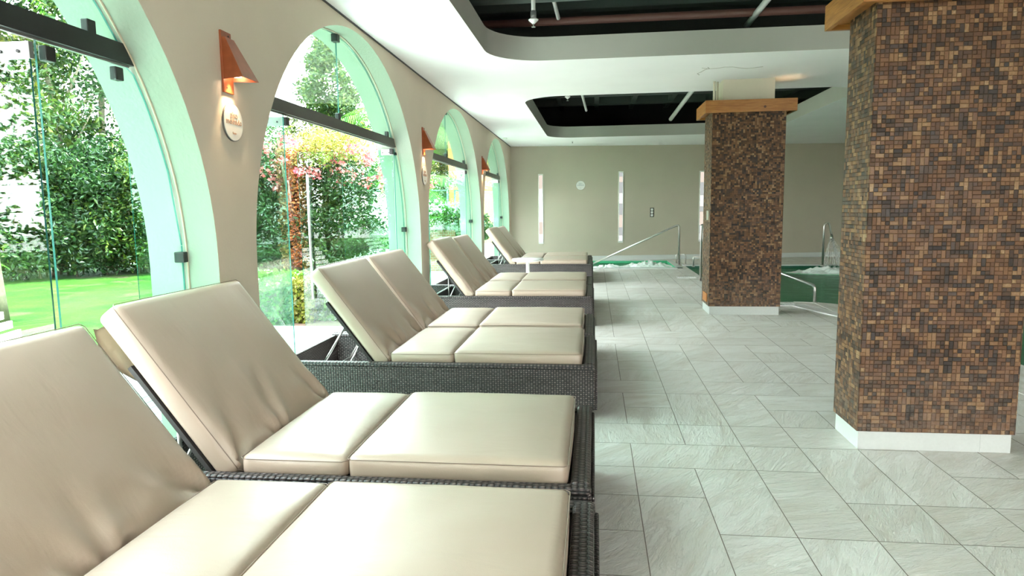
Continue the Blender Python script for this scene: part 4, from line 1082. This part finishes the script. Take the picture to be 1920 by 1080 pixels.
# russet creeper-covered trunk in the gap between the door leaves
o = empty('creeper_tree', (-7.5, 16.3, 0), label='tree trunk wrapped in russet creeper seen between the open door leaves', cat='tree')
trunk_mesh(3.2, .14, 3, .1, 2).build('trunk', M['bark'], o)
add(mesh_vf('creeper', leaf_cloud(4200, lambda r: ((lambda a, z: (.30*cos(a)*r.uniform(.6, 1.1), .30*sin(a)*r.uniform(.6, 1.1), z))(r.uniform(0, 2*pi), r.uniform(.1, 3.0))), .10, 61), M['leafred']), 'creeper', o)
add(mesh_vf('crown', leaf_cloud(4200, clumps(40, lambda r: (r.gauss(.9, .6), r.gauss(.2, .5), r.uniform(2.7, 3.35)), .3, 62), .085, 62), M['leafyellow']), 'crown', o)
# background trees
bgt = mesh_vf('foliage', leaf_cloud(26000, clumps(150, lambda r: (lambda z, a, q: ((1-(z-2)/8.5)*2.6*q*cos(a), (1-(z-2)/8.5)*2.6*q*sin(a), z))(2+8.2*r.random()**1.2, r.uniform(0, 2*pi), sqrt(r.random())), .5, 71), .17, 71), M['leaf'])
for i, (x, y, sc_, lab) in enumerate(((-10.3, 26.1, .92, 'tall pointed tree in the lunette of the second arch'), (-13.9, 30, .5, 'distant conical tree at the left side of the second arch'), (-8.3, 38, .85, 'distant conical tree behind the wire fence'), (-6.6, 30, .75, 'conical tree seen through the third arch'))):
    o = empty('conical_tree', (x, y, 0), i, label=lab, cat='tree', group='conical trees in the distance')
    add(bgt, 'foliage', o, sc=(sc_, sc_, sc_)); trunk_mesh(6*sc_, .16, i+5).build('trunk', M['bark'], o)
# palms
def palm(x, y, h, nf, L, lab, rz=0, mat='leafbright', tr=.17):
    o = empty('palm_tree', (x, y, 0), rz, label=lab, cat='palm', group='garden palms')
    m = MB(); m.tube([(0, 0, -.05)]+[(.02*sin(i), .02*cos(i), h*i/14) for i in range(1, 15)], [tr*1.5]+[tr*(1.15-.25*i/14+.04*(i % 2)) for i in range(1, 15)], 12); m.build('trunk', M['bark'], o)
    rnd = random.Random(int(x*10)+nf)
    for f in range(nf):
        a = 2*pi*f/nf+rnd.uniform(-.2, .2); el = rnd.uniform(.3, 1.2); d = Vector((cos(a), sin(a), 0)); pts = []
        for i in range(13):
            t = i/12; pts.append(Vector((0, 0, h))+d*L*t*(cos(el)+.25*t)+Vector((0, 0, L*(t*sin(el)-.75*t*t))))
        m = MB(); m.tube(pts, [.02*(1-.8*i/12) for i in range(13)], 5)
        sd = Vector((-d.y, d.x, 0))
        for i in range(2, 49):
            t = i/49; k = t*12; j = int(k); p = pts[j].lerp(pts[min(j+1, 12)], k-j); tg = (pts[min(j+1, 12)]-pts[j]).normalized()
            ll = L*.30*sin(pi*min(.97, t*.9+.12))
            for s_ in (-1, 1):
                e = p+sd*s_*ll*.8+tg*ll*.5-Vector((0, 0, ll*.35)); q = tg*.026
                m.quad([p-q, p+q, e+q*.2, e-q*.2])
        m.build('frond', M[mat], o)
    return o
palm(-8.55, 8.6, 5.6, 12, 2.6, 'palm whose thick trunk stands on the lawn at the left edge', tr=.15)
palm(-6.4, 23.4, 4.0, 14, 3.6, 'palm whose arching fronds cross the lunette of the second arch', .4)
palm(-5.6, 20.5, 2.1, 13, 2.2, 'palm seen through the third arch', 1.1)
palm(-11.3, 10.2, .8, 9, 1.2, 'small young palm in front of the trees at left', .5, tr=.1)
# clipped box hedges beside the terrace
def box_fn(x, y, z):
    def f(r):
        k = r.randint(0, 4); a, b_, c_ = r.uniform(-x, x), r.uniform(-y, y), r.uniform(0, z)
        q = r.uniform(-.05, .03)
        return [(x+q, b_, c_), (-x-q, b_, c_), (a, y+q, c_), (a, -y-q, c_), (a, b_, z+q)][k]
    return f
hb = mesh_vf('foliage', leaf_cloud(9000, box_fn(.80, .55, .62), .075, 81, .7), M['leafbright'])
hy = mesh_vf('foliage', leaf_cloud(3500, box_fn(.16, .5, .58), .075, 82, .7), M['leafyellow'])
hw = mesh_vf('foliage', leaf_cloud(7000, box_fn(.48, .5, .45), .075, 83, .7), M['leafbright'])
fw_ = mesh_vf('flowers', leaf_cloud(900, box_fn(.48, .5, .47), .05, 84, 1), M['petalwhite'])
def core(o, x, y, z):
    m = MB(); m.box((-x+.06, -y+.06, 0), (x-.06, y-.06, z-.06), .03); m.build('inner_branches', M['bark'], o)
o = empty('clipped_hedge', (-4.87, 9.0, -.03), label='bright green clipped hedge block outside the second arch, at left', cat='hedge', group='clipped hedges outside the second arch'); add(hb, 'foliage', o); core(o, .80, .55, .62)
o = empty('clipped_hedge', (-3.92, 9.05, -.03), label='narrow yellow green hedge block in the gap between the glass doors', cat='hedge', group='clipped hedges outside the second arch'); add(hy, 'foliage', o); core(o, .16, .5, .58)
o = empty('clipped_hedge', (-3.25, 9.25, -.0), label='low hedge dotted with white flowers behind the open right door leaf', cat='hedge', group='clipped hedges outside the second arch'); add(hw, 'foliage', o); add(fw_, 'flowers', o); core(o, .48, .5, .45)
m = MB(); m.box((-6.1, 8.35, -.1), (-2.7, 10.1, .004)); o = m.build('planting_bed', M['soil']); tag(o, kind='structure')
# fence
def fence(x0, y0, x1, y1, h, lab):
    L = sqrt((x1-x0)**2+(y1-y0)**2); o = empty('wire_fence', (x0, y0, 0), atan2(y1-y0, x1-x0), label=lab, cat='fence', group='wire mesh fences in the garden')
    k = int(L/1.6)
    for i in range(k+1):
        m = MB(); m.tube([(L*i/k, 0, -.05), (L*i/k, 0, h)], .03, 8); m.build('post', M['netwire'], o)
    for zz in (.06, h-.02):
        m = MB(); m.tube([(0, 0, zz), (L, 0, zz)], .022, 6); m.build('rail', M['netwire'], o)
    m = MB(); st = .11; nn = int((L+h)/st)
    for i in range(nn):
        a = i*st
        xa, za = (a, 0) if a <= L else (L, a-L); xb, zb = (a-h, h) if a >= h else (0, a)
        if za < h: m.tube([(xa, 0, za), (xb, 0, zb)], .004, 3, False); m.tube([(L-xa, 0, za), (L-xb, 0, zb)], .004, 3, False)
    q = m.build('wire_mesh', M['netwire'], o); return o
fence(-7.1, 18.7, -4.3, 19.8, 2.05, 'green wire mesh fence beyond the right side of the second arch')
fence(-4.1, 19.9, -3.2, 23.5, 2.05, 'green wire mesh fence seen through the third arch')
# brick planter through third arch, orange wall and white column through fourth
o = empty('brick_planter', (-3.75, 16.4, 0), label='square brick planter with white flowering plant outside the third arch', cat='planter')
m = MB(); m.box((-.45, -.45, -.05), (.45, .45, .98)); m.build('box', M['brick'], o)
m = MB(); m.box((-.40, -.40, .98), (.40, .40, 1.0)); m.build('soil', M['soil'], o)
add(mesh_vf('plant', leaf_cloud(2600, clumps(20, lambda r: (r.gauss(0, .3), r.gauss(0, .3), r.uniform(1.0, 1.5)), .22, 91), .13, 91), M['leafbright']), 'plant', o)
add(mesh_vf('flowers', leaf_cloud(350, clumps(14, lambda r: (r.gauss(0, .3), r.gauss(0, .3), r.uniform(1.3, 1.6)), .15, 92), .09, 92, .9), M['petalwhite']), 'flowers', o)
m = MB(); m.box((-5.9, 27.5, -.05), (-4.0, 27.8, 4.2)); o = m.build('garden_wall', M['orange']); tag(o, 'orange painted garden wall glimpsed through the farthest arch', 'wall')
m = MB(); m.lathe([(.22, -.05), (.22, .1), (.17, .16), (.16, 3.2), (.22, 3.3), (.24, 3.5)], 20, c=(-2.98, 22.0, 0)); o = m.build('white_column', M['white']); tag(o, 'white round column outside the farthest arch', 'column')
o = empty('potted_plant', (-3.35, 20.6, 0), label='leafy plant in a white pot outside the farthest arch', cat='plant')
m = MB(); m.lathe([(.16, 0), (.22, .4), (.24, .42), (.2, .42)], 20); m.build('pot', M['white'], o)
add(mesh_vf('foliage', leaf_cloud(900, clumps(10, lambda r: (r.gauss(0, .18), r.gauss(0, .18), r.uniform(.5, 1.2)), .16, 95), .14, 95), M['leafdark']), 'foliage', o)
# white outdoor lounger on the deck, seen below the backs
o = empty('deck_lounger', (-3.95, 4.9, .012), .25, label='white slatted outdoor lounger on the timber deck outside the nearest arch', cat='sun lounger')
m = MB()
for i in range(12): m.box((-.55+i*.10, -.3, .30), (-.55+i*.10+.07, .3, .325))
m.build('slats', M['white'], o)
for y in (-.31, .31):
    m = MB(); m.tube([(-.6, y, .29), (.65, y, .29)], .02, 8); m.build('side_tube', M['white'], o)
    for x in (-.45, .5):
        m = MB(); m.tube([(x, y, .29), (x+.08, y, .0)], .018, 8); m.build('leg', M['white'], o)
m = MB()
for i in range(7): m.box((-.62-i*.06, -.3, .33+i*.075), (-.60-i*.06, .3, .39+i*.075))
m.build('back_slats', M['white'], o)
